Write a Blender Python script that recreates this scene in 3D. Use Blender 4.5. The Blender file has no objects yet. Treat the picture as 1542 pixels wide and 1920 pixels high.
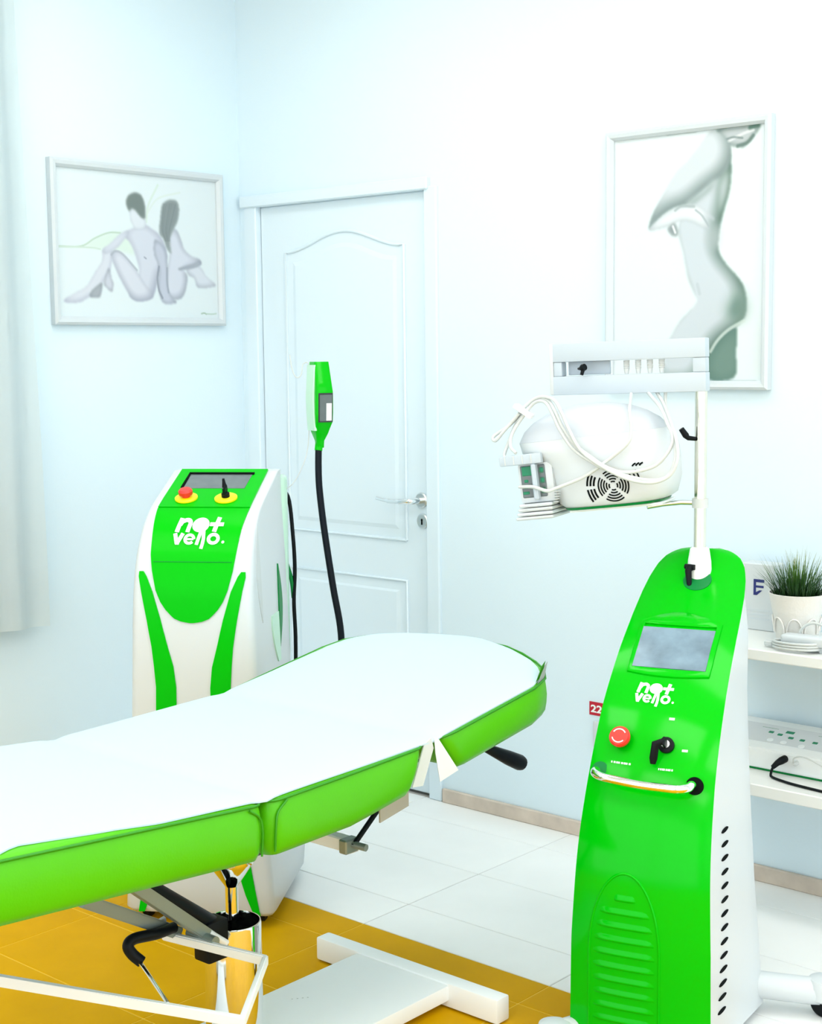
import bpy, bmesh, math, random
import numpy as np
from mathutils import Vector, Matrix

scene = bpy.context.scene
COL = scene.collection
rad = math.radians

# ------------------------------------------------------------------ camera
W_PX, H_PX, F_PX = 1542, 1920, 2784.86
yaw, pitch, roll = 2.29268738, 0.107864994, -0.0106253
Fv = Vector((math.cos(yaw)*math.cos(pitch), math.sin(yaw)*math.cos(pitch), -math.sin(pitch)))
R0 = Vector((math.sin(yaw), -math.cos(yaw), 0)); U0 = R0.cross(Fv)
Rv = math.cos(roll)*R0 + math.sin(roll)*U0
Uv = -math.sin(roll)*R0 + math.cos(roll)*U0
cam_data = bpy.data.cameras.new('camera')
cam_data.sensor_fit = 'VERTICAL'; cam_data.sensor_height = 36.0
cam_data.lens = 36.0*F_PX/H_PX
cam_data.clip_start = 0.05; cam_data.clip_end = 60
cam = bpy.data.objects.new('camera', cam_data); COL.objects.link(cam)
cam.matrix_world = Matrix(((Rv.x, Uv.x, -Fv.x, 4.10258), (Rv.y, Uv.y, -Fv.y, -3.73057), (Rv.z, Uv.z, -Fv.z, 1.51196), (0, 0, 0, 1)))
scene.camera = cam

# ------------------------------------------------------------------ world, light, exposure
world = bpy.data.worlds.new('world'); scene.world = world; world.use_nodes = True
bg = world.node_tree.nodes['Background']
bg.inputs[0].default_value = (0.86, 0.94, 1.0, 1); bg.inputs[1].default_value = 1.6
scene.view_settings.view_transform = 'Standard'
scene.view_settings.look = 'None'
scene.view_settings.gamma = 1.0
scene.view_settings.exposure = -0.29
scene.view_settings.use_curve_mapping = False

ROOM_X, ROOM_Y, ROOM_Z = 5.7, -5.3, 2.95
def area(name, loc, rot, sx, sy, power, color=(1, 1, 1)):
    d = bpy.data.lights.new(name, 'AREA'); d.shape = 'RECTANGLE'; d.size = sx; d.size_y = sy
    d.energy = power; d.color = color
    o = bpy.data.objects.new(name, d); COL.objects.link(o); o.location = loc; o.rotation_euler = rot
    return o
# area lights in two added, unseen windows, to light both walls evenly
area('added_front_window_light', (2.85, ROOM_Y-0.12, 1.45), (rad(-90), 0, rad(180)), 4.9, 2.6, 50, (0.98, 0.99, 1.0))
area('added_right_window_light', (ROOM_X+0.12, -2.65, 1.45), (0, rad(90), 0), 2.6, 4.5, 56, (0.98, 0.99, 1.0))
scene.cycles.max_bounces = 6; scene.cycles.diffuse_bounces = 4; scene.cycles.glossy_bounces = 4; scene.cycles.transmission_bounces = 2

# ------------------------------------------------------------------ materials
def mat(name, col, rough=0.5, metal=0.0, spec=0.5, var=0.0, vscale=8.0, bump=0.0, bscale=60.0, coat=0.0, trans=0.0, alpha=1.0, emit=None, estr=0.0):
    m = bpy.data.materials.new(name); m.use_nodes = True
    nt = m.node_tree; b = nt.nodes['Principled BSDF']
    b.inputs['Base Color'].default_value = (*col, 1)
    b.inputs['Roughness'].default_value = rough; b.inputs['Metallic'].default_value = metal
    b.inputs['Specular IOR Level'].default_value = spec
    b.inputs['Coat Weight'].default_value = coat; b.inputs['Coat Roughness'].default_value = 0.05
    b.inputs['Transmission Weight'].default_value = trans
    if emit:
        b.inputs['Emission Color'].default_value = (*emit, 1); b.inputs['Emission Strength'].default_value = estr
    tc = nt.nodes.new('ShaderNodeTexCoord')
    if var > 0:
        n = nt.nodes.new('ShaderNodeTexNoise'); n.inputs['Scale'].default_value = vscale; n.inputs['Detail'].default_value = 4
        nt.links.new(tc.outputs['Object'], n.inputs['Vector'])
        r = nt.nodes.new('ShaderNodeValToRGB')
        r.color_ramp.elements[0].position = 0.3; r.color_ramp.elements[1].position = 0.7
        r.color_ramp.elements[0].color = (*[c*(1-var) for c in col], 1)
        r.color_ramp.elements[1].color = (*[min(1, c*(1+var*0.5)) for c in col], 1)
        nt.links.new(n.outputs['Fac'], r.inputs['Fac']); nt.links.new(r.outputs['Color'], b.inputs['Base Color'])
    if bump > 0:
        n2 = nt.nodes.new('ShaderNodeTexNoise'); n2.inputs['Scale'].default_value = bscale; n2.inputs['Detail'].default_value = 3
        nt.links.new(tc.outputs['Object'], n2.inputs['Vector'])
        bp = nt.nodes.new('ShaderNodeBump'); bp.inputs['Strength'].default_value = bump; bp.inputs['Distance'].default_value = 0.01
        nt.links.new(n2.outputs['Fac'], bp.inputs['Height']); nt.links.new(bp.outputs['Normal'], b.inputs['Normal'])
    return m

WHITE = (0.73, 0.85, 0.88)
M = {
 'wall': mat('wall_paint', (0.705, 0.84, 0.91), 0.9, spec=0.2, bump=0.03, bscale=120),
 'ceiling': mat('ceiling_paint', (0.82, 0.86, 0.87), 0.95, spec=0.1),
 'door': mat('door_paint', (0.705, 0.83, 0.90), 0.35, spec=0.4),
 'frame_white': mat('frame_lacquer', (0.60, 0.66, 0.69), 0.35),
 'tile': mat('floor_tile_white', (0.91, 0.925, 0.91), 0.3, var=0.03, vscale=5, spec=0.3),
 'orange': mat('floor_tile_orange', (0.66, 0.355, 0.0005), 0.5, var=0.06, vscale=7, spec=0.04),
 'grout_w': mat('grout_grey', (0.50, 0.48, 0.45), 0.9),
 'grout_o': mat('grout_ochre', (0.80, 0.53, 0.06), 0.9),
 'base_wood': mat('baseboard_wood', (0.64, 0.55, 0.46), 0.5, var=0.15, vscale=14),
 'body': mat('machine_white_plastic', (0.62, 0.67, 0.69), 0.3, spec=0.35),
 'grey_plastic': mat('grey_plastic', (0.58, 0.62, 0.62), 0.4),
 'green': mat('machine_green_gloss', (0.0, 0.47, 0.003), 0.12, spec=0.16),
 'green_soft': mat('panel_green', (0.0, 0.47, 0.003), 0.3, spec=0.08),
 'green_dark': mat('dark_green_plastic', (0.0, 0.20, 0.04), 0.4, spec=0.2),
 'mint': mat('mint_translucent', (0.52, 0.78, 0.62), 0.3),
 'vinyl': mat('bed_green_vinyl', (0.08, 0.47, 0.003), 0.33, spec=0.25, var=0.08, vscale=3, bump=0.04, bscale=220),
 'piping': mat('bed_piping', (0.02, 0.26, 0.0), 0.5),
 'sheet': mat('white_sheet', (0.51, 0.66, 0.73), 0.95, spec=0.1),
 'chrome': mat('chrome', (0.86, 0.87, 0.87), 0.06, metal=1.0),
 'hanger': mat('painted_aluminium', (0.48, 0.56, 0.62), 0.4),
 'link': mat('zinc_plated_steel', (0.26, 0.32, 0.30), 0.35, metal=0.5),
 'lid': mat('lid_plastic_shaded', (0.52, 0.57, 0.62), 0.4),  # greyer than the shell: light falling differently on the dome, put into colour
 'steel': mat('steel', (0.62, 0.66, 0.66), 0.28, metal=1.0),
 'brushed': mat('warm_steel_tube', (0.80, 0.77, 0.66), 0.16, metal=1.0),
 'white_metal': mat('white_powder_coat', (0.90, 0.945, 0.955), 0.4),
 'black': mat('black_rubber', (0.003, 0.005, 0.007), 0.45, spec=0.15),
 'navy_black': mat('hose_rubber', (0.003, 0.006, 0.011), 0.4, spec=0.15),
 'red': mat('red_plastic', (0.78, 0.03, 0.02), 0.3),
 'dark_red': mat('sticker_red', (0.50, 0.006, 0.025), 0.5),
 'yellow': mat('yellow_plastic', (0.90, 0.80, 0.0), 0.4),
 'print_white': mat('white_print', (0.85, 0.9, 0.88), 0.5),
 'screen': mat('dark_screen', (0.13, 0.16, 0.165), 0.15, var=0.1, vscale=30),
 'lcd': mat('grey_blue_screen', (0.20, 0.29, 0.36), 0.12, spec=0.3, var=0.25, vscale=22),
 'cable': mat('white_cable', (0.60, 0.64, 0.63), 0.45),
 'pot': mat('pot_ceramic', (0.80, 0.79, 0.75), 0.5, bump=0.15, bscale=90),
 'soil': mat('soil', (0.02, 0.03, 0.015), 0.9),
 'blade': mat('grass_blade', (0.05, 0.17, 0.01), 0.5),
 'unit': mat('control_unit_plastic', (0.86, 0.90, 0.90), 0.4),
 'shelf': mat('shelf_laminate', (0.80, 0.82, 0.79), 0.45),
 'navy': mat('navy_ink', (0.01, 0.02, 0.16), 0.5),
 'btn': mat('green_button', (0.0, 0.22, 0.10), 0.4),
 'curtain': mat('sheer_curtain', (0.80, 0.90, 0.92), 0.95, spec=0.1),
 'glass_led': mat('added_led_diffuser', (0.9, 0.9, 0.9), 0.6, emit=(1.0, 0.99, 0.97), estr=6.5),
 'dark': mat('dark_underframe', (0.02, 0.03, 0.03), 0.5),
 'tag': mat('beige_plate', (0.42, 0.40, 0.36), 0.5),
 'paper': mat('flap_fabric', (0.70, 0.74, 0.76), 0.9),
 'vent': mat('vent_black', (0.004, 0.006, 0.006), 0.8, spec=0.05),
 'pane': mat('window_glass', (0.9, 0.95, 1.0), 0.0, trans=1.0),
}

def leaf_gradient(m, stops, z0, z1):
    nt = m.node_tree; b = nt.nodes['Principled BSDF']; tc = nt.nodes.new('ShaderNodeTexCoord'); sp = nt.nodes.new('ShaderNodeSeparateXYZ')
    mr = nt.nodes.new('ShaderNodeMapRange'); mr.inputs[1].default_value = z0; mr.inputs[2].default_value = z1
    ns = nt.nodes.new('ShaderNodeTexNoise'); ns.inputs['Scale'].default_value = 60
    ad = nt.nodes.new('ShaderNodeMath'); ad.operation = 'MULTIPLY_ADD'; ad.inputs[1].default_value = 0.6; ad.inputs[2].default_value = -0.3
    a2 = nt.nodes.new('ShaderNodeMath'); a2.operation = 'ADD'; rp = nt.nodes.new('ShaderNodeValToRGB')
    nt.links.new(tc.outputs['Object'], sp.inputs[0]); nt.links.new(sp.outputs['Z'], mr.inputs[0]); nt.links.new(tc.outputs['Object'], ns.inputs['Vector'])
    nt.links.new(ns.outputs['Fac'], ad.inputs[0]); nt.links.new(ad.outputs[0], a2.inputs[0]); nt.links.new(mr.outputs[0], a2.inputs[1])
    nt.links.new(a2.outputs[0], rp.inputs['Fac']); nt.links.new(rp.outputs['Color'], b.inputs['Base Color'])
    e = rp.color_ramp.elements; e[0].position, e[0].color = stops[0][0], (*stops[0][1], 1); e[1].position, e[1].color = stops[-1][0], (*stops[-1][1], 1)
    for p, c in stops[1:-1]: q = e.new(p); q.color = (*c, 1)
leaf_gradient(M['blade'], [(0.0, (0.003, 0.018, 0.004)), (0.4, (0.008, 0.065, 0.004)), (0.7, (0.05, 0.14, 0.006)), (1.0, (0.30, 0.32, 0.06))], 0.115, 0.235)  # shade between dense blades put into the dark bases; yellow tips their own

# ------------------------------------------------------------------ helpers
def tag(o, label=None, cat=None, group=None, kind=None):
    if label: o['label'] = label
    if cat: o['category'] = cat
    if group: o['group'] = group
    if kind: o['kind'] = kind
    return o
def empty(name, loc=(0, 0, 0), rz=0.0, label=None, cat=None, group=None, kind=None):
    o = bpy.data.objects.new(name, None); COL.objects.link(o)
    o.location = loc; o.rotation_euler = (0, 0, rz); o.empty_display_size = 0.05
    return tag(o, label, cat, group, kind)
def obj(name, bm, m, parent=None, smooth=True, angle=35, normals=True):
    if normals: bmesh.ops.recalc_face_normals(bm, faces=bm.faces[:])
    me = bpy.data.meshes.new(name); bm.to_mesh(me); bm.free()
    if smooth:
        me.shade_smooth(); me.set_sharp_from_angle(angle=rad(angle))
    for mm in (m if isinstance(m, (list, tuple)) else [m]): me.materials.append(mm)
    o = bpy.data.objects.new(name, me); COL.objects.link(o)
    if parent: o.parent = parent
    return o
def add_box(bm, x0, x1, y0, y1, z0, z1, bev=0.0, seg=2, mtx=None):
    vs = [bm.verts.new(v) for v in ((x0,y0,z0),(x1,y0,z0),(x1,y1,z0),(x0,y1,z0),(x0,y0,z1),(x1,y0,z1),(x1,y1,z1),(x0,y1,z1))]
    fs = [bm.faces.new([vs[i] for i in f]) for f in ((0,3,2,1),(4,5,6,7),(0,1,5,4),(1,2,6,5),(2,3,7,6),(3,0,4,7))]
    geom = vs
    if bev > 0:
        es = list({e for f in fs for e in f.edges})
        r = bmesh.ops.bevel(bm, geom=es, offset=bev, segments=seg, affect='EDGES', profile=0.6)
        geom = list({v for f in r['faces'] for v in f.verts} | {v for v in vs if v.is_valid})
    if mtx is not None:
        bmesh.ops.transform(bm, matrix=mtx, verts=[v for v in geom if v.is_valid])
    return bm
def box(name, m, parent, x0, x1, y0, y1, z0, z1, bev=0.0, seg=2, mtx=None):
    bm = bmesh.new(); add_box(bm, x0, x1, y0, y1, z0, z1, bev, seg, mtx)
    return obj(name, bm, m, parent)
def smooth_path(pts, n=8):
    pts = [Vector(p) for p in pts]
    if len(pts) < 3: return pts
    out = []
    P = [pts[0]*2-pts[1]] + pts + [pts[-1]*2-pts[-2]]
    for i in range(1, len(P)-2):
        a, b, c, d = P[i-1:i+3]
        for k in range(n):
            t = k/n
            out.append(0.5*((2*b) + (-a+c)*t + (2*a-5*b+4*c-d)*t*t + (-a+3*b-3*c+d)*t**3))
    out.append(pts[-1]); return out
def add_tube(bm, pts, r, n=10, caps=True, sx=1.0):
    pts = [Vector(p) for p in pts]
    rr = r if isinstance(r, (list, tuple)) else [r]*len(pts)
    rings = []; prev = None
    for i, p in enumerate(pts):
        t = (pts[min(i+1, len(pts)-1)] - pts[max(i-1, 0)])
        if t.length < 1e-9: t = Vector((0, 0, 1))
        t.normalize()
        if prev is None:
            up = Vector((0, 0, 1)) if abs(t.z) < 0.9 else Vector((1, 0, 0))
            a = t.cross(up).normalized()
        else:
            a = (prev - t*prev.dot(t)).normalized()
        prev = a; b = t.cross(a)
        rings.append([bm.verts.new(p + (a*math.cos(2*math.pi*k/n)*sx + b*math.sin(2*math.pi*k/n))*rr[i]) for k in range(n)])
    for i in range(len(rings)-1):
        for k in range(n):
            bm.faces.new((rings[i][k], rings[i][(k+1) % n], rings[i+1][(k+1) % n], rings[i+1][k]))
    if caps:
        bm.faces.new(rings[0][::-1]); bm.faces.new(rings[-1])
    return bm
def tube(name, m, parent, pts, r, n=10, sm=0, sx=1.0):
    bm = bmesh.new(); add_tube(bm, smooth_path(pts, sm) if sm else pts, r, n, True, sx)
    return obj(name, bm, m, parent, angle=50)
def add_lathe(bm, prof, n=32, mtx=None, cap0=True, cap1=True):
    rings = []
    for r, z in prof:
        rings.append([bm.verts.new((r*math.cos(2*math.pi*k/n), r*math.sin(2*math.pi*k/n), z)) for k in range(n)])
    for i in range(len(rings)-1):
        for k in range(n):
            bm.faces.new((rings[i][k], rings[i][(k+1) % n], rings[i+1][(k+1) % n], rings[i+1][k]))
    if cap0: bm.faces.new(rings[0][::-1])
    if cap1: bm.faces.new(rings[-1])
    if mtx is not None:
        bmesh.ops.transform(bm, matrix=mtx, verts=[v for rg in rings for v in rg])
    return bm
def lathe(name, m, parent, prof, n=32, mtx=None, cap0=True, cap1=True, angle=35):
    bm = bmesh.new(); add_lathe(bm, prof, n, mtx, cap0, cap1)
    return obj(name, bm, m, parent, angle=angle)
def frame_mtx(p, nrm, up=Vector((0, 0, 1))):
    """local z along nrm, local y as close to up as possible"""
    z = Vector(nrm).normalized(); x = Vector(up).cross(z).normalized(); y = z.cross(x)
    return Matrix(((x.x, y.x, z.x, p[0]), (x.y, y.y, z.y, p[1]), (x.z, y.z, z.z, p[2]), (0, 0, 0, 1)))
def add_prism(bm, poly, z0, z1, mtx=None):
    a = [bm.verts.new((x, y, z0)) for x, y in poly]; b = [bm.verts.new((x, y, z1)) for x, y in poly]
    n = len(poly)
    for i in range(n): bm.faces.new((a[i], a[(i+1) % n], b[(i+1) % n], b[i]))
    bm.faces.new(a[::-1]); bm.faces.new(b)
    if mtx is not None: bmesh.ops.transform(bm, matrix=mtx, verts=a+b)
    return bm
def prism(name, m, parent, poly, z0, z1, mtx=None, smooth=False):
    bm = bmesh.new(); add_prism(bm, poly, z0, z1, mtx)
    return obj(name, bm, m, parent, smooth=smooth)
def ring_rr(hwf, hwb, yf, yb, rf, rb, bulge=0.0, nc=6, nf=9):
    """rounded ring seen from above: front edge at yf (towards the viewer), back at yb"""
    pts = []
    for k in range(nf):                                   # front edge left to right
        x = -(hwf-rf) + 2*(hwf-rf)*k/(nf-1)
        pts.append((x, yf - bulge*(1-(x/hwf)**2)))
    def arc(cx, cy, r, a0, a1):
        for k in range(1, nc):
            a = a0+(a1-a0)*k/nc; pts.append((cx+r*math.cos(a), cy+r*math.sin(a)))
    e = bulge*(1-((hwf-rf)/hwf)**2)
    for k in range(1, nc):
        a = -math.pi/2 + math.pi/2*k/nc
        pts.append((hwf-rf+rf*math.cos(a), yf+rf+rf*math.sin(a) - e*(1-k/nc)))
    pts.append((hwf, yf+rf))
    for k in range(1, 5): pts.append((hwf+(hwb-hwf)*k/5, yf+rf+(yb-rb-yf-rf)*k/5))
    pts.append((hwb, yb-rb)); arc(hwb-rb, yb-rb, rb, 0, math.pi/2); pts.append((hwb-rb, yb))
    pts.append((-(hwb-rb), yb)); arc(-(hwb-rb), yb-rb, rb, math.pi/2, math.pi); pts.append((-hwb, yb-rb))
    for k in range(1, 5): pts.append((-(hwb+(hwf-hwb)*k/5), yb-rb+(yf+rf-yb+rb)*k/5))
    pts.append((-hwf, yf+rf))
    for k in range(1, nc):
        a = math.pi + math.pi/2*k/nc
        pts.append((-(hwf-rf)+rf*math.cos(a), yf+rf+rf*math.sin(a) - e*(k/nc)))
    return pts
def zloft(name, m, parent, levels, angle=40):
    """levels: (z, ring points)"""
    bm = bmesh.new(); rings = [[bm.verts.new((x, y, z)) for x, y in pts] for z, pts in levels]
    n = len(rings[0])
    for i in range(len(rings)-1):
        for k in range(n):
            bm.faces.new((rings[i][k], rings[i][(k+1) % n], rings[i+1][(k+1) % n], rings[i+1][k]))
    bm.faces.new(rings[0][::-1]); bm.faces.new(rings[-1])
    return obj(name, bm, m, parent, angle=angle)
def shell(name, m, parent, fn, ss, xl, xr, nx, off, depth, angle=30):
    """a skin following fn(x, s) -> (point, normal) between xl(s) and xr(s), standing off by off with its rim sunk by depth"""
    bm = bmesh.new(); top = []; bot = []
    for s in ss:
        a, b = xl(s), xr(s); rt = []; rb = []
        for k in range(nx+1):
            x = a+(b-a)*k/nx; P, N = fn(x, s)
            rt.append(bm.verts.new(P+N*off)); rb.append(bm.verts.new(P-N*depth))
        top.append(rt); bot.append(rb)
    for i in range(len(ss)-1):
        for k in range(nx):
            bm.faces.new((top[i][k], top[i][k+1], top[i+1][k+1], top[i+1][k]))
            bm.faces.new((bot[i][k], bot[i+1][k], bot[i+1][k+1], bot[i][k+1]))
        bm.faces.new((top[i][0], top[i+1][0], bot[i+1][0], bot[i][0]))
        bm.faces.new((top[i][nx], bot[i][nx], bot[i+1][nx], top[i+1][nx]))
    for k in range(nx):
        bm.faces.new((top[0][k], bot[0][k], bot[0][k+1], top[0][k+1]))
        bm.faces.new((top[-1][k], top[-1][k+1], bot[-1][k+1], bot[-1][k]))
    return obj(name, bm, m, parent, angle=angle)
def interp(x, xs, ys): return float(np.interp(x, xs, ys))
def text_bm(body, size, shear=0.0, offset=0.0):
    cu = bpy.data.curves.new('lettering', 'FONT'); cu.body = body; cu.size = size; cu.shear = shear; cu.offset = offset
    cu.align_x = 'LEFT'; cu.resolution_u = 4; cu.fill_mode = 'BOTH'
    o = bpy.data.objects.new('lettering', cu); COL.objects.link(o)
    dg = bpy.context.evaluated_depsgraph_get()
    me = bpy.data.meshes.new_from_object(o.evaluated_get(dg))
    bm = bmesh.new(); bm.from_mesh(me)
    bpy.data.objects.remove(o); bpy.data.curves.remove(cu); bpy.data.meshes.remove(me)
    return bm
def fit2d(bm, x0, x1, y0, y1):
    xs = [v.co.x for v in bm.verts]; ys = [v.co.y for v in bm.verts]
    ax, bx, ay, by = min(xs), max(xs), min(ys), max(ys)
    for v in bm.verts:
        v.co.x = x0+(v.co.x-ax)*(x1-x0)/(bx-ax); v.co.y = y0+(v.co.y-ay)*(y1-y0)/(by-ay)
    return bm
def merge(dst, src):
    me = bpy.data.meshes.new('tmp'); src.to_mesh(me); src.free(); dst.from_mesh(me); bpy.data.meshes.remove(me)
def ribbon(bm, pts, w, closed=False):
    P = [Vector((x, y)) for x, y in pts]; n = len(P); L_ = []; R_ = []
    for k in range(n):
        a = P[k-1] if (k or closed) else P[k]; b = P[(k+1) % n] if (k < n-1 or closed) else P[k]
        t = (b-a).normalized(); q = Vector((-t.y, t.x))*w/2
        L_.append(bm.verts.new((P[k].x+q.x, P[k].y+q.y, 0))); R_.append(bm.verts.new((P[k].x-q.x, P[k].y-q.y, 0)))
    for k in range(n if closed else n-1):
        m = (k+1) % n; bm.faces.new((R_[k], R_[m], L_[m], L_[k]))
def ell(cx, cy, rx, ry, a0, a1, n=20):
    return [(cx+rx*math.cos(rad(a0+(a1-a0)*k/n)), cy+ry*math.sin(rad(a0+(a1-a0)*k/n))) for k in range(n+1)]
def logo_bm():
    """two-line word mark in a unit 1 x 0.62 field: first line with a filled letter, second line with a tail"""
    bm = bmesh.new()
    ribbon(bm, [(0.055, 0.335), (0.105, 0.605)], 0.085)
    ribbon(bm, [(0.095, 0.47), (0.125, 0.535)] + ell(0.215, 0.505, 0.075, 0.065, 130, 20, 8) + [(0.29, 0.50), (0.262, 0.335)], 0.08)
    ribbon(bm, ell(0.50, 0.475, 0.0925, 0.0685, 0, 345, 23), 0.145, True)
    ribbon(bm, [(0.675, 0.49), (0.945, 0.49)], 0.072); ribbon(bm, [(0.782, 0.345), (0.835, 0.625)], 0.085)
    ribbon(bm, [(0.03, 0.31), (0.092, 0.10)], 0.075); ribbon(bm, [(0.092, 0.10), (0.185, 0.31)], 0.075); ribbon(bm, [(0.060, 0.10), (0.135, 0.10)], 0.04)
    ribbon(bm, ell(0.325, 0.195, 0.085, 0.085, 0, 320), 0.058); ribbon(bm, [(0.25, 0.193), (0.405, 0.193)], 0.04)
    ribbon(bm, [(0.475, 0.08), (0.53, 0.36)], 0.065)
    ribbon(bm, [(0.575, 0.0), (0.592, 0.10), (0.598, 0.20), (0.58, 0.37)], 0.065)
    ribbon(bm, ell(0.79, 0.205, 0.093, 0.088, 0, 342, 19), 0.066, True)
    bm.faces.new([bm.verts.new((x, y, 0)) for x, y in ell(0.985, 0.14, 0.028, 0.03, 0, 324, 9)])
    return bm
def place_on(bm, fn, x0, sx, s_of, off):
    """map flat lettering (u, v) onto fn(x, s)"""
    bmesh.ops.subdivide_edges(bm, edges=bm.edges[:], cuts=3, use_grid_fill=True)
    for v in bm.verts:
        P, N = fn(x0+v.co.x*sx, s_of(v.co.y)); v.co = P+N*off
    return bm

# ------------------------------------------------------------------ the room
X1, X2 = 1.482, 2.0905
TX, TY = 0.6085, 0.3065
ORANGE_Y = -0.962
G = 0.003
floor = box('floor', M['grout_w'], None, -0.02, ROOM_X+0.15, ROOM_Y-0.15, 0.15, -0.05, -0.0025)
tag(floor, kind='structure')
box('orange_grout_bed', M['grout_o'], floor, 0.0, ROOM_X, ROOM_Y, ORANGE_Y, -0.004, -0.0012)
xs = [0.0]; x = X1-2*TX
while x < ROOM_X: 
    if x > 0.02: xs.append(x)
    x += TX
xs.append(ROOM_X)
ys = [0.0]; y = -0.1676
while y > ROOM_Y: ys.append(y); y -= TY
ys.append(ROOM_Y)
tile_cache = {}
def tile(x0, x1, y0, y1, m):
    w, d = x1-x0-G, y1-y0-G
    if w < 0.02 or d < 0.02: return
    key = (round(w, 4), round(d, 4), m.name)
    if key not in tile_cache:
        bm = bmesh.new(); add_box(bm, -w/2, w/2, -d/2, d/2, -0.008, 0.0, 0.0012, 1)
        o = obj('tile', bm, m, floor); tile_cache[key] = o.data
    else:
        o = bpy.data.objects.new('tile', tile_cache[key]); COL.objects.link(o); o.parent = floor
    o.location = ((x0+x1)/2, (y0+y1)/2, 0)
for i in range(len(xs)-1):
    for j in range(len(ys)-1):
        yt, yb = ys[j], ys[j+1]
        if yb >= ORANGE_Y: tile(xs[i], xs[i+1], yb, yt, M['tile'])
        elif yt <= ORANGE_Y: tile(xs[i], xs[i+1], yb, yt, M['orange'])
        else:
            tile(xs[i], xs[i+1], ORANGE_Y+0.001, yt, M['tile']); tile(xs[i], xs[i+1], yb, ORANGE_Y, M['orange'])

DX0, DX1, DZ = 0.085, 0.905, 2.045
def wall(name, boxes):
    bm = bmesh.new()
    for b in boxes: add_box(bm, *b)
    return tag(obj(name, bm, M['wall'], smooth=False), kind='structure')
wall('wall_back', [(-0.15, DX0, 0.0, 0.15, 0, ROOM_Z), (DX0, DX1, 0.0, 0.15, DZ, ROOM_Z), (DX1, ROOM_X+0.15, 0.0, 0.15, 0, ROOM_Z), (DX0, DX1, 0.08, 0.15, 0, DZ)])
wall('wall_left', [(-0.15, 0.0, ROOM_Y-0.15, 0.0, 0, ROOM_Z)])
wall('wall_front', [(0, 0.4, ROOM_Y-0.15, ROOM_Y, 0, ROOM_Z), (5.3, ROOM_X, ROOM_Y-0.15, ROOM_Y, 0, ROOM_Z), (0.4, 5.3, ROOM_Y-0.15, ROOM_Y, 0, 0.15), (0.4, 5.3, ROOM_Y-0.15, ROOM_Y, 2.75, ROOM_Z)])
wall('wall_right', [(ROOM_X, ROOM_X+0.15, ROOM_Y-0.15, -4.9, 0, ROOM_Z), (ROOM_X, ROOM_X+0.15, -0.4, 0, 0, ROOM_Z), (ROOM_X, ROOM_X+0.15, -4.9, -0.4, 0, 0.15), (ROOM_X, ROOM_X+0.15, -4.9, -0.4, 2.75, ROOM_Z)])
tag(box('ceiling', M['ceiling'], None, -0.15, ROOM_X+0.15, ROOM_Y-0.15, 0.15, ROOM_Z, ROOM_Z+0.1), kind='structure')
def window(name, along_x, a0, a1, fixed):  # unseen window, added as an opening for the even wall light
    w = empty(name, (0, 0, 0), kind='structure')
    def bar(u0, u1, z0, z1):
        if along_x: box('added_window_frame', M['white_metal'], w, u0, u1, fixed-0.03, fixed+0.03, z0, z1, 0.005, 1)
        else: box('added_window_frame', M['white_metal'], w, fixed-0.03, fixed+0.03, u0, u1, z0, z1, 0.005, 1)
    bar(a0, a0+0.06, 0.15, 2.75); bar(a1-0.06, a1, 0.15, 2.75); mid = (a0+a1)/2; bar(mid-0.03, mid+0.03, 0.21, 2.69)
    bar(a0+0.06, a1-0.06, 0.15, 0.21); bar(a0+0.06, a1-0.06, 2.69, 2.75)
    return w
window('added_window_1', True, 0.4, 5.3, ROOM_Y-0.07)
window('added_window_2', False, -4.9, -0.4, ROOM_X+0.07)

# unseen ceiling LED panels, added to even out the light
def added_led_panel(x, y, label):
    t = empty('added_ceiling_light', (x, y, ROOM_Z-0.03), 0, label, 'added ceiling light', 'added ceiling panel lights')
    box('frame', M['white_metal'], t, -0.62, 0.62, -0.32, 0.32, 0.0, 0.03, 0.004, 1)
    box('diffuser', M['glass_led'], t, -0.6, 0.6, -0.3, 0.3, -0.006, 0.004, 0.002, 1)
led_labels = {(0, 0): 'added ceiling panel light nearest the corner by the door', (1, 0): 'added ceiling panel light above the head of the bed', (2, 0): 'added ceiling panel light above the wall shelves',
              (0, 1): 'added ceiling panel light beside the curtain', (1, 1): 'added ceiling panel light in the middle of the ceiling', (2, 1): 'added ceiling panel light near the added right window',
              (0, 2): 'added ceiling panel light in the corner past the curtain', (1, 2): 'added ceiling panel light in front of the added front window', (2, 2): 'added ceiling panel light between the two added windows'}
for i in range(3):
    for j in range(3): added_led_panel(1.15+1.65*i, -1.05-1.55*j, led_labels[(i, j)])

# baseboards
def baseboard(name, x0, x1, y0, y1):
    o = box(name, M['base_wood'], None, x0, x1, y0, y1, 0.0, 0.047, 0.003, 1); tag(o, kind='structure')
baseboard('baseboard_back', 0.955, ROOM_X, -0.014, 0.0)
baseboard('baseboard_left', 0.0, 0.014, ROOM_Y, 0.0)

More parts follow.
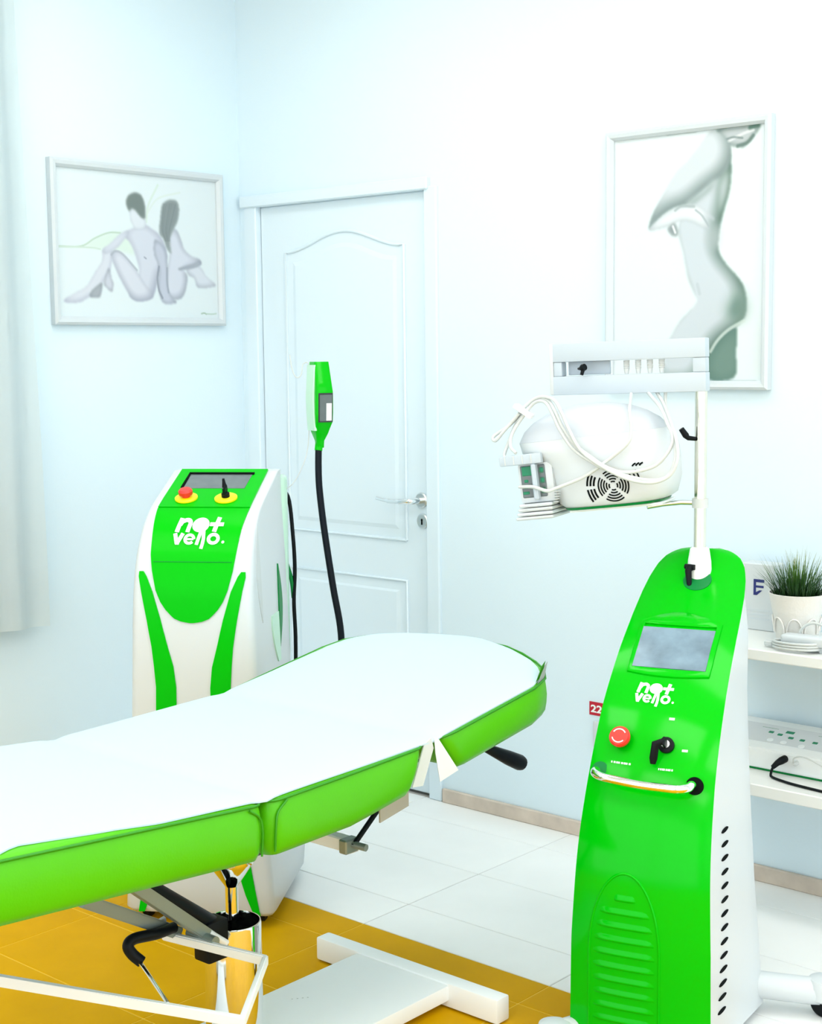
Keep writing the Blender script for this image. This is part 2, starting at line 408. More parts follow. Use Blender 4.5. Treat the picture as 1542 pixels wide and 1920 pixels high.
# door
door = empty('door_1', (0, 0, 0), kind='structure')
box('leaf', M['door'], door, DX0+0.012, DX1-0.012, 0.012, 0.052, 0.008, DZ-0.012, 0.003, 1)
def moulding(pts, r=0.006, closed=True):
    p = [Vector((x, 0.010, z)) for x, z in pts]
    if closed: p = p+[p[0]]
    bm = bmesh.new(); add_tube(bm, p, r, 8); return bm
def arch_top(x0, x1, z0, h, n=24):
    return [(x0+(x1-x0)*k/n, z0+h*(0.5-0.5*math.cos(2*math.pi*k/n))) for k in range(n+1)]
def raised_panel(x0, x1, z0, z1, arch=0.0):
    top = arch_top(x0, x1, z1, arch) if arch else [(x0, z1), (x1, z1)]
    out = [(x1, z0), (x0, z0)] + top
    obj('panel_moulding', moulding(out), M['door'], door, angle=60)
    i = 0.035
    top2 = arch_top(x0+i, x1-i, z1-i, arch*0.92) if arch else [(x0+i, z1-i), (x1-i, z1-i)]
    poly = [(x1-i, z0+i), (x0+i, z0+i)] + top2
    bm = bmesh.new()
    a = [bm.verts.new((px, 0.012, pz)) for px, pz in poly]
    cx, cz = (x0+x1)/2, (z0+z1)/2
    b = [bm.verts.new((px+(cx-px)*0.06, 0.008, pz+(cz-pz)*0.03)) for px, pz in poly]
    n = len(poly)
    for k in range(n): bm.faces.new((a[k], a[(k+1) % n], b[(k+1) % n], b[k]))
    bm.faces.new(b)
    obj('panel', bm, M['door'], door, angle=10)
raised_panel(0.225, 0.79, 0.875, 1.865, 0.062)
raised_panel(0.225, 0.79, 0.13, 0.735)
# lever handle and key plate
hx, hz = 0.858, 1.015
lathe('handle_rose', M['steel'], door, [(0.026, 0), (0.026, 0.006), (0.022, 0.009)], 28, frame_mtx((hx, 0.0125, hz), (0, -1, 0)))
tube('handle', M['chrome'], door, [(hx, 0.008, hz), (hx, -0.035, hz), (hx-0.012, -0.048, hz), (hx-0.05, -0.05, hz-0.002), (hx-0.10, -0.048, hz-0.003), (hx-0.155, -0.044, hz+0.003)], [0.0105]*9+[0.0105]*8+[0.010]*8+[0.009]*8+[0.007]*8, 12, 8)
lathe('key_rose', M['steel'], door, [(0.025, 0), (0.025, 0.005), (0.021, 0.008)], 28, frame_mtx((0.862, 0.0125, 0.945), (0, -1, 0)))
prism('keyhole', M['vent'], door, [(-0.003, -0.012), (0.003, -0.012), (0.0025, 0.0), (0.004, 0.005), (0.0, 0.009), (-0.004, 0.005), (-0.0025, 0.0)], 0.0078, 0.0092, frame_mtx((0.862, 0.0125, 0.945), (0, -1, 0)))
trim = empty('trim_1', (0, 0, 0), kind='structure')
box('jamb', M['door'], trim, DX0-0.052, DX0+0.01, -0.012, 0.02, 0, DZ, 0.004, 1)
box('jamb', M['door'], trim, DX1-0.01, DX1+0.045, -0.012, 0.02, 0, DZ, 0.004, 1)
box('head_casing', M['door'], trim, DX0-0.065, DX1+0.012, -0.022, 0.02, DZ-0.012, DZ+0.03, 0.004, 1)

# curtain at the left wall
def curtain():
    t = empty('curtain', (0.0, -1.45, 0), 0, 'sheer white curtain hanging at the left edge by the wall', 'curtain')
    bm = bmesh.new(); rows = []; n = 90
    zs = np.linspace(0.64, 2.78, 26)
    for z in zs:
        f = (2.78-z)/2.14; row = []
        for k in range(n+1):
            u = k/n; yy = -1.15 + (1.665+0.035*f)*(u) - 0.02
            xx = 0.075 + (0.007+0.006*f)*math.sin(u*2*math.pi*13+0.6*math.sin(z*1.3)) + 0.01*math.sin(u*31+z*2)
            row.append(bm.verts.new((xx, yy, z)))
        rows.append(row)
    for i in range(len(rows)-1):
        for k in range(n): bm.faces.new((rows[i][k], rows[i][k+1], rows[i+1][k+1], rows[i+1][k]))
    bmesh.ops.solidify(bm, geom=bm.faces[:], thickness=0.003)
    obj('fabric', bm, M['curtain'], t, angle=80)
    tube('rail', M['white_metal'], t, [(0.075, -1.25, 2.8), (0.075, 0.62, 2.8)], 0.014, 10)
    for yy in (-1.2, 0.58): box('rail_bracket', M['white_metal'], t, 0.0, 0.075, yy-0.012, yy+0.012, 2.79, 2.81, 0.002, 1)
    t.location.y = -1.475
curtain()

# ------------------------------------------------------------------ framed prints
def srgb(c):
    c = np.asarray(c, float)/255.0
    return np.where(c <= 0.04045, c/12.92, ((c+0.055)/1.055)**2.4)
def homography(src, dst):
    A = []; b = []
    for (x, y), (u, v) in zip(src, dst):
        A += [[x, y, 1, 0, 0, 0, -u*x, -u*y], [0, 0, 0, x, y, 1, -v*x, -v*y]]; b += [u, v]
    h = np.linalg.solve(np.array(A, float), np.array(b, float)); return np.append(h, 1).reshape(3, 3)
class Canvas:
    def __init__(s, w, h, corners, bg):
        s.w, s.h = w, h; s.img = np.ones((h, w, 3))*np.array(bg, float)
        s.H = homography(corners, [(0, 0), (1, 0), (1, 1), (0, 1)])
        s.gx, s.gy = np.meshgrid(np.arange(w)/(w-1), np.arange(h)/(h-1))
    def uv(s, pts):
        p = np.array([(x, y, 1) for x, y in pts]) @ s.H.T; return p[:, :2]/p[:, 2:]
    def mask(s, pts):
        p = s.uv(smooth_poly(pts)); m = np.zeros((s.h, s.w), bool); n = len(p)
        for i in range(n):
            x0, y0 = p[i]; x1, y1 = p[(i+1) % n]
            if y0 == y1: continue
            c = ((y0 > s.gy) != (y1 > s.gy)) & (s.gx < (x1-x0)*(s.gy-y0)/(y1-y0)+x0); m ^= c
        return m.astype(float)
    @staticmethod
    def blur(m, r):
        for _ in range(2):
            for ax in (0, 1):
                k = np.zeros_like(m)
                for d in range(-r, r+1): k += np.roll(m, d, ax)
                m = k/(2*r+1)
        return m
    def fill(s, pts, light, dark=None, r=5, shift=(0, 0), soft=1, gain=1.0):
        m = s.mask(pts); a = s.blur(m, soft) if soft else m
        if dark is None: col = np.array(light, float)
        else:
            b = np.roll(np.roll(s.blur(m, r), shift[1], 0), shift[0], 1)
            t = np.clip((b-0.25)*1.5*gain, 0, 1)[..., None]; col = np.array(dark, float)*(1-t)+np.array(light, float)*t
        s.img = s.img*(1-a[..., None]) + col*a[..., None]
    def line(s, pts, col, wid, strength=1.0):
        p = s.uv([tuple(q)[:2] for q in smooth_path([(x, y, 0) for x, y in pts], 8)])
        d = np.full((s.h, s.w), 9.0); asp = s.h/s.w
        for i in range(len(p)-1):
            ax, ay = p[i]; bx, by = p[i+1]; dx, dy = bx-ax, (by-ay)*asp; L = dx*dx+dy*dy+1e-12
            t = np.clip(((s.gx-ax)*dx+(s.gy-ay)*asp*dy)/L, 0, 1)
            d = np.minimum(d, np.hypot(s.gx-ax-t*dx, (s.gy-ay)*asp-t*dy))
        a = (np.clip(1.5-d/wid, 0, 1)*strength)[..., None]; s.img = s.img*(1-a)+np.array(col, float)*a
    def build(s, name, parent, width, height):
        """sheet in the xz-plane facing -y"""
        nx, nz = s.w, s.h
        vs = [((i/(nx-1)-0.5)*width, 0.0, (0.5-j/(nz-1))*height) for j in range(nz) for i in range(nx)]
        fs = [(j*nx+i, (j+1)*nx+i, (j+1)*nx+i+1, j*nx+i+1) for j in range(nz-1) for i in range(nx-1)]
        me = bpy.data.meshes.new(name); me.from_pydata(vs, [], fs)
        ca = me.color_attributes.new('ink', 'FLOAT_COLOR', 'POINT')
        lin = srgb(np.clip(s.img, 0, 255)).reshape(-1, 3)*0.78
        ca.data.foreach_set('color', np.concatenate([lin, np.ones((len(lin), 1))], 1).astype(np.float32).ravel())
        m = bpy.data.materials.new(name+'_ink'); m.use_nodes = True; nt = m.node_tree
        at = nt.nodes.new('ShaderNodeVertexColor'); at.layer_name = 'ink'
        b = nt.nodes['Principled BSDF']; b.inputs['Roughness'].default_value = 0.6; b.inputs['Specular IOR Level'].default_value = 0.2
        nt.links.new(at.outputs['Color'], b.inputs['Base Color']); me.materials.append(m)
        o = bpy.data.objects.new(name, me); COL.objects.link(o); o.parent = parent
        return o
def smooth_poly(pts, n=4):
    p = [Vector((x, y, 0)) for x, y in pts]; N = len(p); out = []
    for i in range(N):
        a, b, c, d = p[i-1], p[i], p[(i+1) % N], p[(i+2) % N]
        for k in range(n):
            t = k/n; q = 0.5*((2*b)+(-a+c)*t+(2*a-5*b+4*c-d)*t*t+(-a+3*b-3*c+d)*t**3); out.append((q.x, q.y))
    return out
def framed(name, loc, rz, width, height, label, canvas, fw=0.027):
    t = empty(name, loc, rz, label, 'picture')
    # mitred bars, local y towards the wall
    def bar(pts_out, pts_in):
        bm = bmesh.new()
        prof = [(0.0, 0.0), (0.0, -0.022), (0.3, -0.028), (0.7, -0.026), (1.0, -0.016), (1.0, 0.0)]
        ends = []
        for (ox, oz), (ix, iz) in zip(pts_out, pts_in):
            ends.append([bm.verts.new((ox+(ix-ox)*f, yy, oz+(iz-oz)*f)) for f, yy in prof])
        n = len(prof)
        for k in range(n): bm.faces.new((ends[0][k], ends[0][(k+1) % n], ends[1][(k+1) % n], ends[1][k]))
        bm.faces.new(ends[0][::-1]); bm.faces.new(ends[1])
        obj('frame_bar', bm, M['frame_white'], t, angle=25)
    w, h = width/2, height/2; wi, hi = w-fw, h-fw
    O = [(-w, -h), (w, -h), (w, h), (-w, h)]; I = [(-wi, -hi), (wi, -hi), (wi, hi), (-wi, hi)]
    for k in range(4): bar((O[k], O[(k+1) % 4]), (I[k], I[(k+1) % 4]))
    box('backing_board', M['print_white'], t, -wi, wi, -0.008, -0.002, -hi, hi)
    pr = canvas.build('print', t, 2*wi, 2*hi); pr.location = (0, -0.009, 0)
    return t
BGP = (236, 248, 252)
c1 = Canvas(250, 180, [(150, 150), (1315, 270), (1335, 1270), (180, 1255)], BGP)
c1.fill([(170, 738), (350, 733), (450, 675), (560, 637), (640, 640), (700, 700), (730, 800), (640, 780), (480, 762), (350, 745)], (229, 247, 238), soft=2)
c1.line([(170, 738), (340, 738), (440, 680), (540, 640), (625, 640)], (198, 222, 205), 0.004)
c1.line([(170, 742), (400, 748), (480, 760)], (214, 234, 222), 0.004)
c1.line([(815, 560), (830, 440), (900, 290)], (222, 240, 228), 0.006, 0.8)
c1.line([(820, 500), (900, 390), (1060, 345)], (228, 242, 234), 0.005, 0.7)
sk, skd = (222, 228, 240), (176, 182, 200)
c1.fill([(500, 760), (560, 760), (565, 830), (545, 930), (490, 1020), (480, 1090), (400, 1110), (330, 1150), (225, 1152), (215, 1130), (300, 1080), (380, 1030), (440, 930), (490, 850)], (226, 232, 242), (190, 196, 214), 4, (0, -2))
c1.fill([(420, 1060), (490, 1010), (482, 1085), (470, 1115), (400, 1112)], (176, 184, 192), (150, 160, 168), 3)
c1.fill([(540, 900), (560, 980), (572, 1010), (562, 1075), (520, 1040), (505, 1005)], (214, 220, 232), (160, 166, 180), 3)
c1.fill([(1110, 900), (1200, 890), (1250, 960), (1318, 1020), (1300, 1038), (1190, 1045), (1165, 980), (1120, 950)], (226, 233, 243), (186, 194, 206), 4, (0, -2))
c1.fill([(1000, 615), (1040, 625), (1070, 700), (1090, 760), (1140, 810), (1200, 835), (1212, 870), (1140, 903), (1085, 912), (1112, 960), (1100, 1060), (1060, 1128), (960, 1112), (955, 1000), (972, 880), (985, 780), (980, 680)], (224, 230, 242), (168, 176, 190), 6, (-2, -2))
c1.fill([(1050, 900), (1150, 870), (1205, 850), (1205, 880), (1120, 905), (1060, 915)], (190, 198, 210), (160, 168, 182), 3)
c1.fill([(650, 650), (720, 605), (800, 580), (860, 615), (905, 650), (945, 720), (965, 800), (955, 900), (905, 940), (885, 1040), (855, 1120), (780, 1142), (712, 1128), (690, 1080), (760, 940), (742, 830), (700, 720)], sk, skd, 8, (-3, -3))
c1.fill([(880, 690), (950, 760), (968, 900), (972, 1040), (1000, 1115), (1035, 1155), (950, 1162), (915, 1120), (898, 1030), (905, 900), (870, 790)], (206, 213, 228), (160, 168, 184), 4)
c1.line([(905, 890), (895, 980), (905, 1060), (930, 1120)], (150, 158, 172), 0.006, 0.8)
c1.line([(965, 900), (965, 1000), (975, 1080)], (160, 168, 182), 0.005, 0.7)
c1.fill([(690, 635), (645, 700), (590, 760), (520, 795), (495, 765), (555, 715), (635, 640)], (226, 232, 243), (196, 203, 218), 4, (0, -1))
c1.fill([(558, 805), (585, 772), (640, 800), (742, 920), (805, 1020), (862, 1110), (780, 1142), (710, 1125), (640, 1010), (588, 900)], (226, 231, 242), (176, 183, 200), 6, (0, -3))
c1.line([(560, 800), (590, 775), (645, 800), (745, 915)], (176, 184, 198), 0.006, 0.7)
c1.line([(800, 820), (812, 830)], (170, 176, 192), 0.004)
c1.fill([(690, 475), (712, 462), (745, 482), (800, 532), (812, 575), (795, 610), (735, 615), (715, 578), (703, 560), (698, 520)], (232, 239, 247), (205, 213, 224), 3)
c1.fill([(668, 402), (690, 360), (730, 344), (775, 358), (800, 410), (810, 470), (806, 537), (770, 522), (742, 482), (712, 464), (692, 484), (672, 445)], (128, 142, 140), (148, 160, 158), 3)
c1.fill([(935, 425), (990, 394), (1040, 410), (1056, 470), (1042, 560), (1003, 640), (985, 700), (996, 790), (965, 762), (940, 690), (908, 640), (915, 540), (922, 475)], (146, 158, 160), (172, 184, 186), 4)
for k in range(7):
    c1.line([(945+14*k, 430), (935+12*k, 520), (930+9*k, 620), (955+5*k, 700)], (128+8*(k % 3), 140+8*(k % 3), 142+8*(k % 3)), 0.003, 0.5)
c1.line([(1215, 1236), (1235, 1232), (1250, 1240)], (168, 196, 176), 0.004, 0.8); c1.line([(1255, 1238), (1290, 1240), (1322, 1236)], (186, 212, 196), 0.004, 0.7)
framed('wall_picture', (0.001, -0.468, 1.8785), rad(90), 0.738, 0.536, 'small landscape white-framed print of two seated figures back to back', c1)

c2 = Canvas(190, 270, [(180, 250), (1140, 150), (1117, 1790), (168, 1752)], (238, 250, 253))
c2.fill([(820, 192), (900, 170), (1098, 150), (1075, 220), (1010, 292), (965, 298), (905, 285), (850, 235)], (196, 206, 210), (110, 134, 128), 5)
c2.line([(900, 260), (990, 215), (1060, 190)], (240, 244, 246), 0.008, 0.8); c2.line([(880, 250), (930, 235), (990, 240)], (120, 140, 138), 0.006, 0.7)
c2.line([(960, 290), (1020, 270), (1060, 225)], (104, 130, 124), 0.010, 0.8); c2.line([(1040, 175), (1090, 160)], (96, 132, 120), 0.012, 0.9)
c2.fill([(800, 1560), (860, 1490), (952, 1440), (950, 1600), (937, 1762), (760, 1762), (765, 1600)], (120, 152, 142), (96, 130, 122), 8, (4, 0))
c2.fill([(905, 280), (920, 420), (908, 560), (872, 700), (842, 830), (836, 940), (882, 1030), (962, 1120), (1006, 1200), (1019, 1310), (1000, 1390), (960, 1430), (930, 1450), (860, 1492), (800, 1570), (760, 1640), (720, 1762), (480, 1762), (500, 1560), (530, 1490), (590, 1390), (692, 1280), (680, 1220), (640, 1120), (610, 960), (580, 840), (590, 760), (640, 650), (800, 520), (885, 400)], (214, 225, 232), (112, 138, 130), 10, (-9, -3))
c2.fill([(790, 190), (860, 218), (908, 280), (916, 360), (882, 460), (800, 520), (700, 600), (640, 652), (560, 672), (480, 722), (400, 805), (395, 770), (430, 680), (500, 560), (570, 450), (650, 370), (720, 280)], (222, 232, 238), (146, 164, 164), 9, (-6, -8))
c2.fill([(640, 640), (740, 570), (815, 495), (800, 560), (720, 630), (660, 668)], (150, 172, 170), (196, 208, 210), 4, soft=3)
c2.fill([(835, 560), (870, 470), (905, 440), (900, 560), (868, 660), (840, 720)], (190, 204, 206), (150, 174, 164), 4, soft=3)
c2.fill([(395, 800), (480, 722), (580, 672), (690, 660), (760, 700), (808, 742), (800, 757), (735, 722), (775, 800), (752, 812), (680, 772), (600, 756), (510, 792), (420, 812)], (236, 243, 247), (190, 202, 208), 4, (0, -1))
c2.line([(690, 690), (730, 725), (775, 795)], (176, 190, 196), 0.006, 0.8); c2.line([(560, 690), (600, 665), (680, 668)], (168, 184, 186), 0.008, 0.7)
c2.fill([(508, 802), (560, 768), (582, 845), (540, 852)], (150, 164, 166), (190, 200, 204), 3); c2.line([(545, 790), (560, 830)], (236, 240, 243), 0.007)
c2.fill([(770, 860), (838, 780), (836, 930), (790, 920)], (178, 192, 194), (206, 216, 220), 5, soft=5)
c2.fill([(900, 1280), (970, 1200), (1018, 1300), (1000, 1385), (930, 1400), (880, 1370)], (120, 150, 140), (150, 176, 166), 6, soft=7)
c2.line([(700, 1160), (715, 1220)], (190, 204, 210), 0.010, 0.5)
c2.line([(1000, 1400), (900, 1455), (830, 1520), (785, 1590)], (214, 230, 224), 0.009, 0.8)
framed('wall_picture', (1.8775, -0.001, 1.767), 0.0, 0.532, 0.742, 'tall portrait white-framed print of a standing torso in profile', c2, fw=0.024)

# red number sticker and socket
s = empty('number_sticker', (1.5715, -0.001, 0.413), 0, 'small red sticker with the number 22 low on the wall', 'sticker')
box('sticker_backing', M['dark_red'], s, -0.027, 0.027, -0.0015, 0.0, -0.021, 0.021, 0.0005, 1)
bm = fit2d(text_bm('22', 1, 0, 0.03), -0.021, 0.021, -0.012, 0.012)
for v in bm.verts: v.co = Vector((v.co.x, -0.0022, v.co.y))
obj('sticker_number', bm, M['print_white'], s, smooth=False)
so = empty('wall_socket', (1.605, -0.001, 0.335), 0, 'white wall socket just under the red sticker', 'socket')
box('cover_plate', M['body'], so, -0.041, 0.041, -0.012, 0, -0.041, 0.041, 0.005, 2)
lathe('socket_well', M['grey_plastic'], so, [(0.019, 0.0), (0.019, 0.0125)], 24, frame_mtx((0, 0, 0), (0, -1, 0)))
for dx in (-0.0095, 0.0095): lathe('pin_hole', M['vent'], so, [(0.0025, 0.0126), (0.0025, 0.0132)], 10, frame_mtx((dx, 0, 0), (0, -1, 0)))

# ------------------------------------------------------------------ treatment bed
BX0, BX1 = 1.495, 2.165
def ztop(y):
    return interp(y, [-2.8, -1.935, -1.47, -1.45, -0.85], [0.773, 0.705, 0.7185, 0.7205, 0.813])
bed = empty('treatment_bed', (1.83, -1.73, 0), 0, 'green upholstered treatment bed on a chrome column with white base', 'bed')
OFFB = Vector((-1.83, 1.73, 0))
def B(o): o.location = OFFB; return o
def cushion(outline, zt, zb, warp=None, r=0.022):
    """outline counter-clockwise (x, y)"""
    bm = bmesh.new(); n = len(outline); P = [Vector((x, y)) for x, y in outline]; nor = []
    for i in range(n):
        t = (P[(i+1) % n]-P[i-1]).normalized(); nor.append(Vector((-t.y, t.x)))     # inward for ccw
    prof = [(r*1.0, 0.0), (r*0.35, 0.03), (0.0, 0.16), (-0.003, 0.35), (-0.004, 0.55), (-0.002, 0.75), (0.0, 0.84), (r*0.12, 0.92), (r*0.45, 0.975), (r*1.1, 1.0)]
    rings = []
    for ins, t in prof:
        row = []
        for p, nn in zip(P, nor):
            q = p+nn*ins; x, y = q.x, q.y
            if warp: y = warp(x, y, t)
            row.append(bm.verts.new((x, y, zb(y)*(1-t)+zt(y)*t)))
        rings.append(row)
    for i in range(len(rings)-1):
        for k in range(n): bm.faces.new((rings[i][k], rings[i][(k+1) % n], rings[i+1][(k+1) % n], rings[i+1][k]))
    bm.faces.new(rings[0][::-1]); bm.faces.new(rings[-1])
    o = B(obj('cushion', bm, M['vinyl'], bed, angle=60))
    pip = []
    for p, nn in zip(P, nor):
        q = p - nn*0.0005; y = warp(q.x, q.y, 0.93) if warp else q.y
        pip.append(Vector((q.x, y, zb(y)*0.075+zt(y)*0.925)))
    bm = bmesh.new(); add_tube(bm, pip+[pip[0]], 0.0026, 6)
    obj('piping', bm, M['piping'], o, angle=80)
    return o
def rounded_rect(x0, x1, y0, y1, r, n=5, sub=8):
    pts = []
    for cx, cy, a0 in ((x1-r, y0+r, -90), (x1-r, y1-r, 0), (x0+r, y1-r, 90), (x0+r, y0+r, 180)):
        for k in range(n+1):
            a = rad(a0+90*k/n); pts.append((cx+r*math.cos(a), cy+r*math.sin(a)))
    out = []
    for i in range(len(pts)):
        a, b = pts[i], pts[(i+1) % len(pts)]; d = math.hypot(b[0]-a[0], b[1]-a[1])
        m = max(1, int(d/0.06))
        for k in range(m): out.append((a[0]+(b[0]-a[0])*k/m, a[1]+(b[1]-a[1])*k/m))
    return out
cushion(rounded_rect(BX0, BX1, -2.79, -1.938, 0.03), ztop, lambda y: interp(y, [-2.8, -1.935], [0.655, 0.588]))
def warp_mid(x, y, t):
    k = max(0, (y+1.62)/0.14); return y-(1-t)*0.045*min(1, k)
cushion(rounded_rect(BX0, BX1, -1.929, -1.488, 0.03), ztop, lambda y: interp(y, [-1.93, -1.7, -1.49], [0.588, 0.592, 0.625]), warp_mid)
head = [(BX1, -1.30), (BX1, -1.2), (BX1, -1.12), (2.150, -1.06), (2.111, -1.012), (2.063, -0.978), (1.996, -0.941), (1.927, -0.914), (1.833, -0.902), (1.749, -0.905), (1.663, -0.926), (1.592, -0.950), (1.527, -0.987), (1.492, -1.03), (1.482, -1.10), (1.486, -1.2), (1.49, -1.30), (BX0, -1.40), (1.50, -1.435), (1.52, -1.447), (1.6, -1.448), (1.83, -1.448), (2.06, -1.448), (2.14, -1.447), (2.16, -1.435), (BX1, -1.40)]
def warp_head(x, y, t):
    k = max(0, (-1.30-y)/0.148); return y+(1-t)*0.062*min(1, k)
cushion(head, ztop, lambda y: ztop(y)-0.094, warp_head)
# dark seams under the joints and the frame under the cushions
def yz_prism(name, m, poly, x0, x1):
    bm = bmesh.new(); add_prism(bm, poly, x0, x1, Matrix(((0, 0, 1, 0), (1, 0, 0, 0), (0, 1, 0, 0), (0, 0, 0, 1)))); return B(obj(name, bm, m, bed, smooth=False))
yz_prism('under_frame', M['dark'], [(-2.70, 0.628), (-1.98, 0.572), (-1.98, 0.592), (-2.70, 0.648)], 1.60, 2.02)
B(box('under_frame', M['dark'], bed, 1.60, 2.04, -1.90, -1.58, 0.545, 0.592, 0.004, 1))
bm = bmesh.new(); add_prism(bm, [(-1.40, 0.612), (-1.02, 0.672), (-1.02, 0.688), (-1.40, 0.628)], 1.64, 2.02, Matrix(((0, 0, 1, 0), (1, 0, 0, 0), (0, 1, 0, 0), (0, 0, 0, 1))))
B(obj('under_frame', bm, M['dark'], bed, smooth=False))
# fabric flap and plate in the gap between back and head cushions
def slab(name, m, parent, pts, th):
    """a thin solid polygon between the 3D points pts, thickened along its normal"""
    P = [Vector(p) for p in pts]; nn = (P[1]-P[0]).cross(P[2]-P[0]).normalized()*th/2
    bm = bmesh.new(); a = [bm.verts.new(p-nn) for p in P]; b = [bm.verts.new(p+nn) for p in P]; n = len(P)
    for i in range(n): bm.faces.new((a[i], a[(i+1) % n], b[(i+1) % n], b[i]))
    bm.faces.new(a[::-1]); bm.faces.new(b)
    return obj(name, bm, m, parent, smooth=False)
B(slab('fabric_flap', M['paper'], bed, [(2.162, -1.462, 0.722), (2.166, -1.450, 0.715), (2.168, -1.392, 0.640), (2.168, -1.452, 0.628), (2.165, -1.462, 0.69)], 0.003))
B(slab('fabric_flap', M['grey_plastic'], bed, [(2.158, -1.468, 0.722), (2.158, -1.49, 0.712), (2.160, -1.530, 0.632), (2.160, -1.497, 0.628), (2.16, -1.463, 0.70)], 0.003))
B(slab('hinge_plate', M['tag'], bed, [(2.06, -1.52, 0.535), (2.06, -1.43, 0.550), (2.06, -1.43, 0.60), (2.06, -1.52, 0.60)], 0.004))
# curled strip at the head corner
def corner_flap(m, push, hgt):
    bm = bmesh.new(); rows = []
    for i in range(13):
        f = i/12; bx_, by_ = 2.158-0.072*f+0.018*math.sin(f*math.pi), -1.100+0.100*f+0.010*math.sin(f*math.pi)
        top = hgt*math.sin(math.pi*(0.08+0.92*f)**0.8)**0.8
        rows.append([bm.verts.new((bx_+push+0.006*u*u, by_+push+0.004*u*u, ztop(by_)-0.026+top*u)) for u in (0, 0.25, 0.5, 0.75, 1.0)])
    for i in range(12):
        for k in range(4): bm.faces.new((rows[i][k], rows[i+1][k], rows[i+1][k+1], rows[i][k+1]))
    bmesh.ops.solidify(bm, geom=bm.faces[:], thickness=0.0025)
    return B(obj('corner_flap', bm, m, bed, angle=60))
corner_flap(M['vinyl'], -0.007, 0.056); corner_flap(M['paper'], -0.0035, 0.054)
# upright piping beside the joint of foot and back cushions
for yj, sg in ((-1.938, -1), (-1.929, 1)):
    zt_, zb_ = ztop(yj), 0.59
    B(tube('piping', M['piping'], bed, [(BX1+0.003, yj+sg*0.042, zt_-0.011), (BX1+0.003, yj+sg*0.018, zt_-0.030), (BX1+0.0035, yj+sg*0.012, (zt_+zb_)/2), (BX1, yj+sg*0.012, zb_+0.012)], 0.0022, 6, 5))
# release lever
B(tube('lever_grip', M['navy_black'], bed, [(2.085, -1.212, 0.640), (2.092, -1.19, 0.627), (2.10, -1.13, 0.596), (2.104, -1.098, 0.580), (2.105, -1.088, 0.575), (2.1055, -1.084, 0.573)], [0.009, 0.011, 0.017, 0.0185, 0.016, 0.007], 14))
B(tube('lever_rod', M['steel'], bed, [(2.02, -1.30, 0.668), (2.06, -1.25, 0.658), (2.088, -1.205, 0.636)], 0.005, 8))
# column
cx, cy = 1.83, -1.73
def L(name, m, prof, n=48, **k):
    o = lathe(name, m, bed, prof, n, **k); return o
L('column', M['chrome'], [(0.0605, 0.055), (0.0605, 0.325), (0.0595, 0.330), (0.057, 0.330), (0.056, 0.325), (0.056, 0.295), (0.0, 0.292)], cap1=False)
L('column_seal', M['vent'], [(0.055, 0.2925), (0.055, 0.298), (0.02, 0.300), (0.016, 0.306)])
L('piston', M['chrome'], [(0.0135, 0.298), (0.0135, 0.43)], 24)
L('piston_head', M['chrome'], [(0.0136, 0.405), (0.018, 0.412), (0.047, 0.455), (0.049, 0.462), (0.049, 0.545)], 32)
L('column_foot', M['white_metal'], [(0.085, 0.055), (0.085, 0.066), (0.062, 0.070)], 40)
# base
def base_box(name, *a, m='white_metal', bev=0.006): return B(box(name, M[m], bed, *a, bev, 2))
base_box('base_bar', 1.557, 2.130, -1.215, -1.170, 0.004, 0.062)
base_box('base_bar', 1.557, 2.130, -2.56, -2.515, 0.004, 0.062)
base_box('base_plate', 1.695, 1.987, -2.52, -1.21, 0.020, 0.057, bev=0.004)
for bx in (1.585, 2.10):
    for by in (-1.1925, -2.5375): B(lathe('foot_pad', M['black'], bed, [(0.014, 0.0), (0.016, 0.003), (0.014, 0.007)], 16, Matrix.Translation((bx, by, 0))))
for hx_, hy_ in ((1.762, -1.497), (1.769, -1.487), (1.776, -1.477), (1.783, -1.468)):
    B(lathe('screw_hole', M['grey_plastic'], bed, [(0.0022, 0.0568), (0.0022, 0.0574)], 8, Matrix.Translation((hx_, hy_, 0))))
# white foot loop
LZ = 0.33
loop = [(1.786, -1.885, 0.368), (1.790, -1.872, LZ), (2.035, -1.828, LZ), (2.199, -2.037, LZ), (1.70, -2.222, LZ), (1.42, -2.326, LZ), (1.562, -2.535, LZ-0.02), (1.565, -2.54, 0.058)]
def flat_bar(name, m, parent, pts, w, h):
    bm = bmesh.new(); P = [Vector(p) for p in pts]; rings = []
    for i, p in enumerate(P):
        d0 = (P[i]-P[i-1]).normalized() if i else (P[1]-P[0]).normalized()
        d1 = (P[i+1]-P[i]).normalized() if i < len(P)-1 else d0
        t = (d0+d1).normalized(); side = t.cross(Vector((0, 0, 1))).normalized(); up = side.cross(t)
        k = 1/max(0.5, math.sqrt((1+d0.dot(d1))/2))
        rings.append([bm.verts.new(p+side*sx*w/2*k+up*sz*h/2) for sx, sz in ((-1, -1), (1, -1), (1, 1), (-1, 1))])
    for i in range(len(rings)-1):
        for k in range(4): bm.faces.new((rings[i][k], rings[i][(k+1) % 4], rings[i+1][(k+1) % 4], rings[i+1][k]))
    bm.faces.new(rings[0][::-1]); bm.faces.new(rings[-1])
    es = [e for e in bm.edges if e.calc_length() > 0.05]
    bmesh.ops.bevel(bm, geom=es, offset=0.0025, segments=2, affect='EDGES')
    return obj(name, bm, m, parent, angle=30)
B(flat_bar('foot_loop', M['white_metal'], bed, loop, 0.011, 0.021))
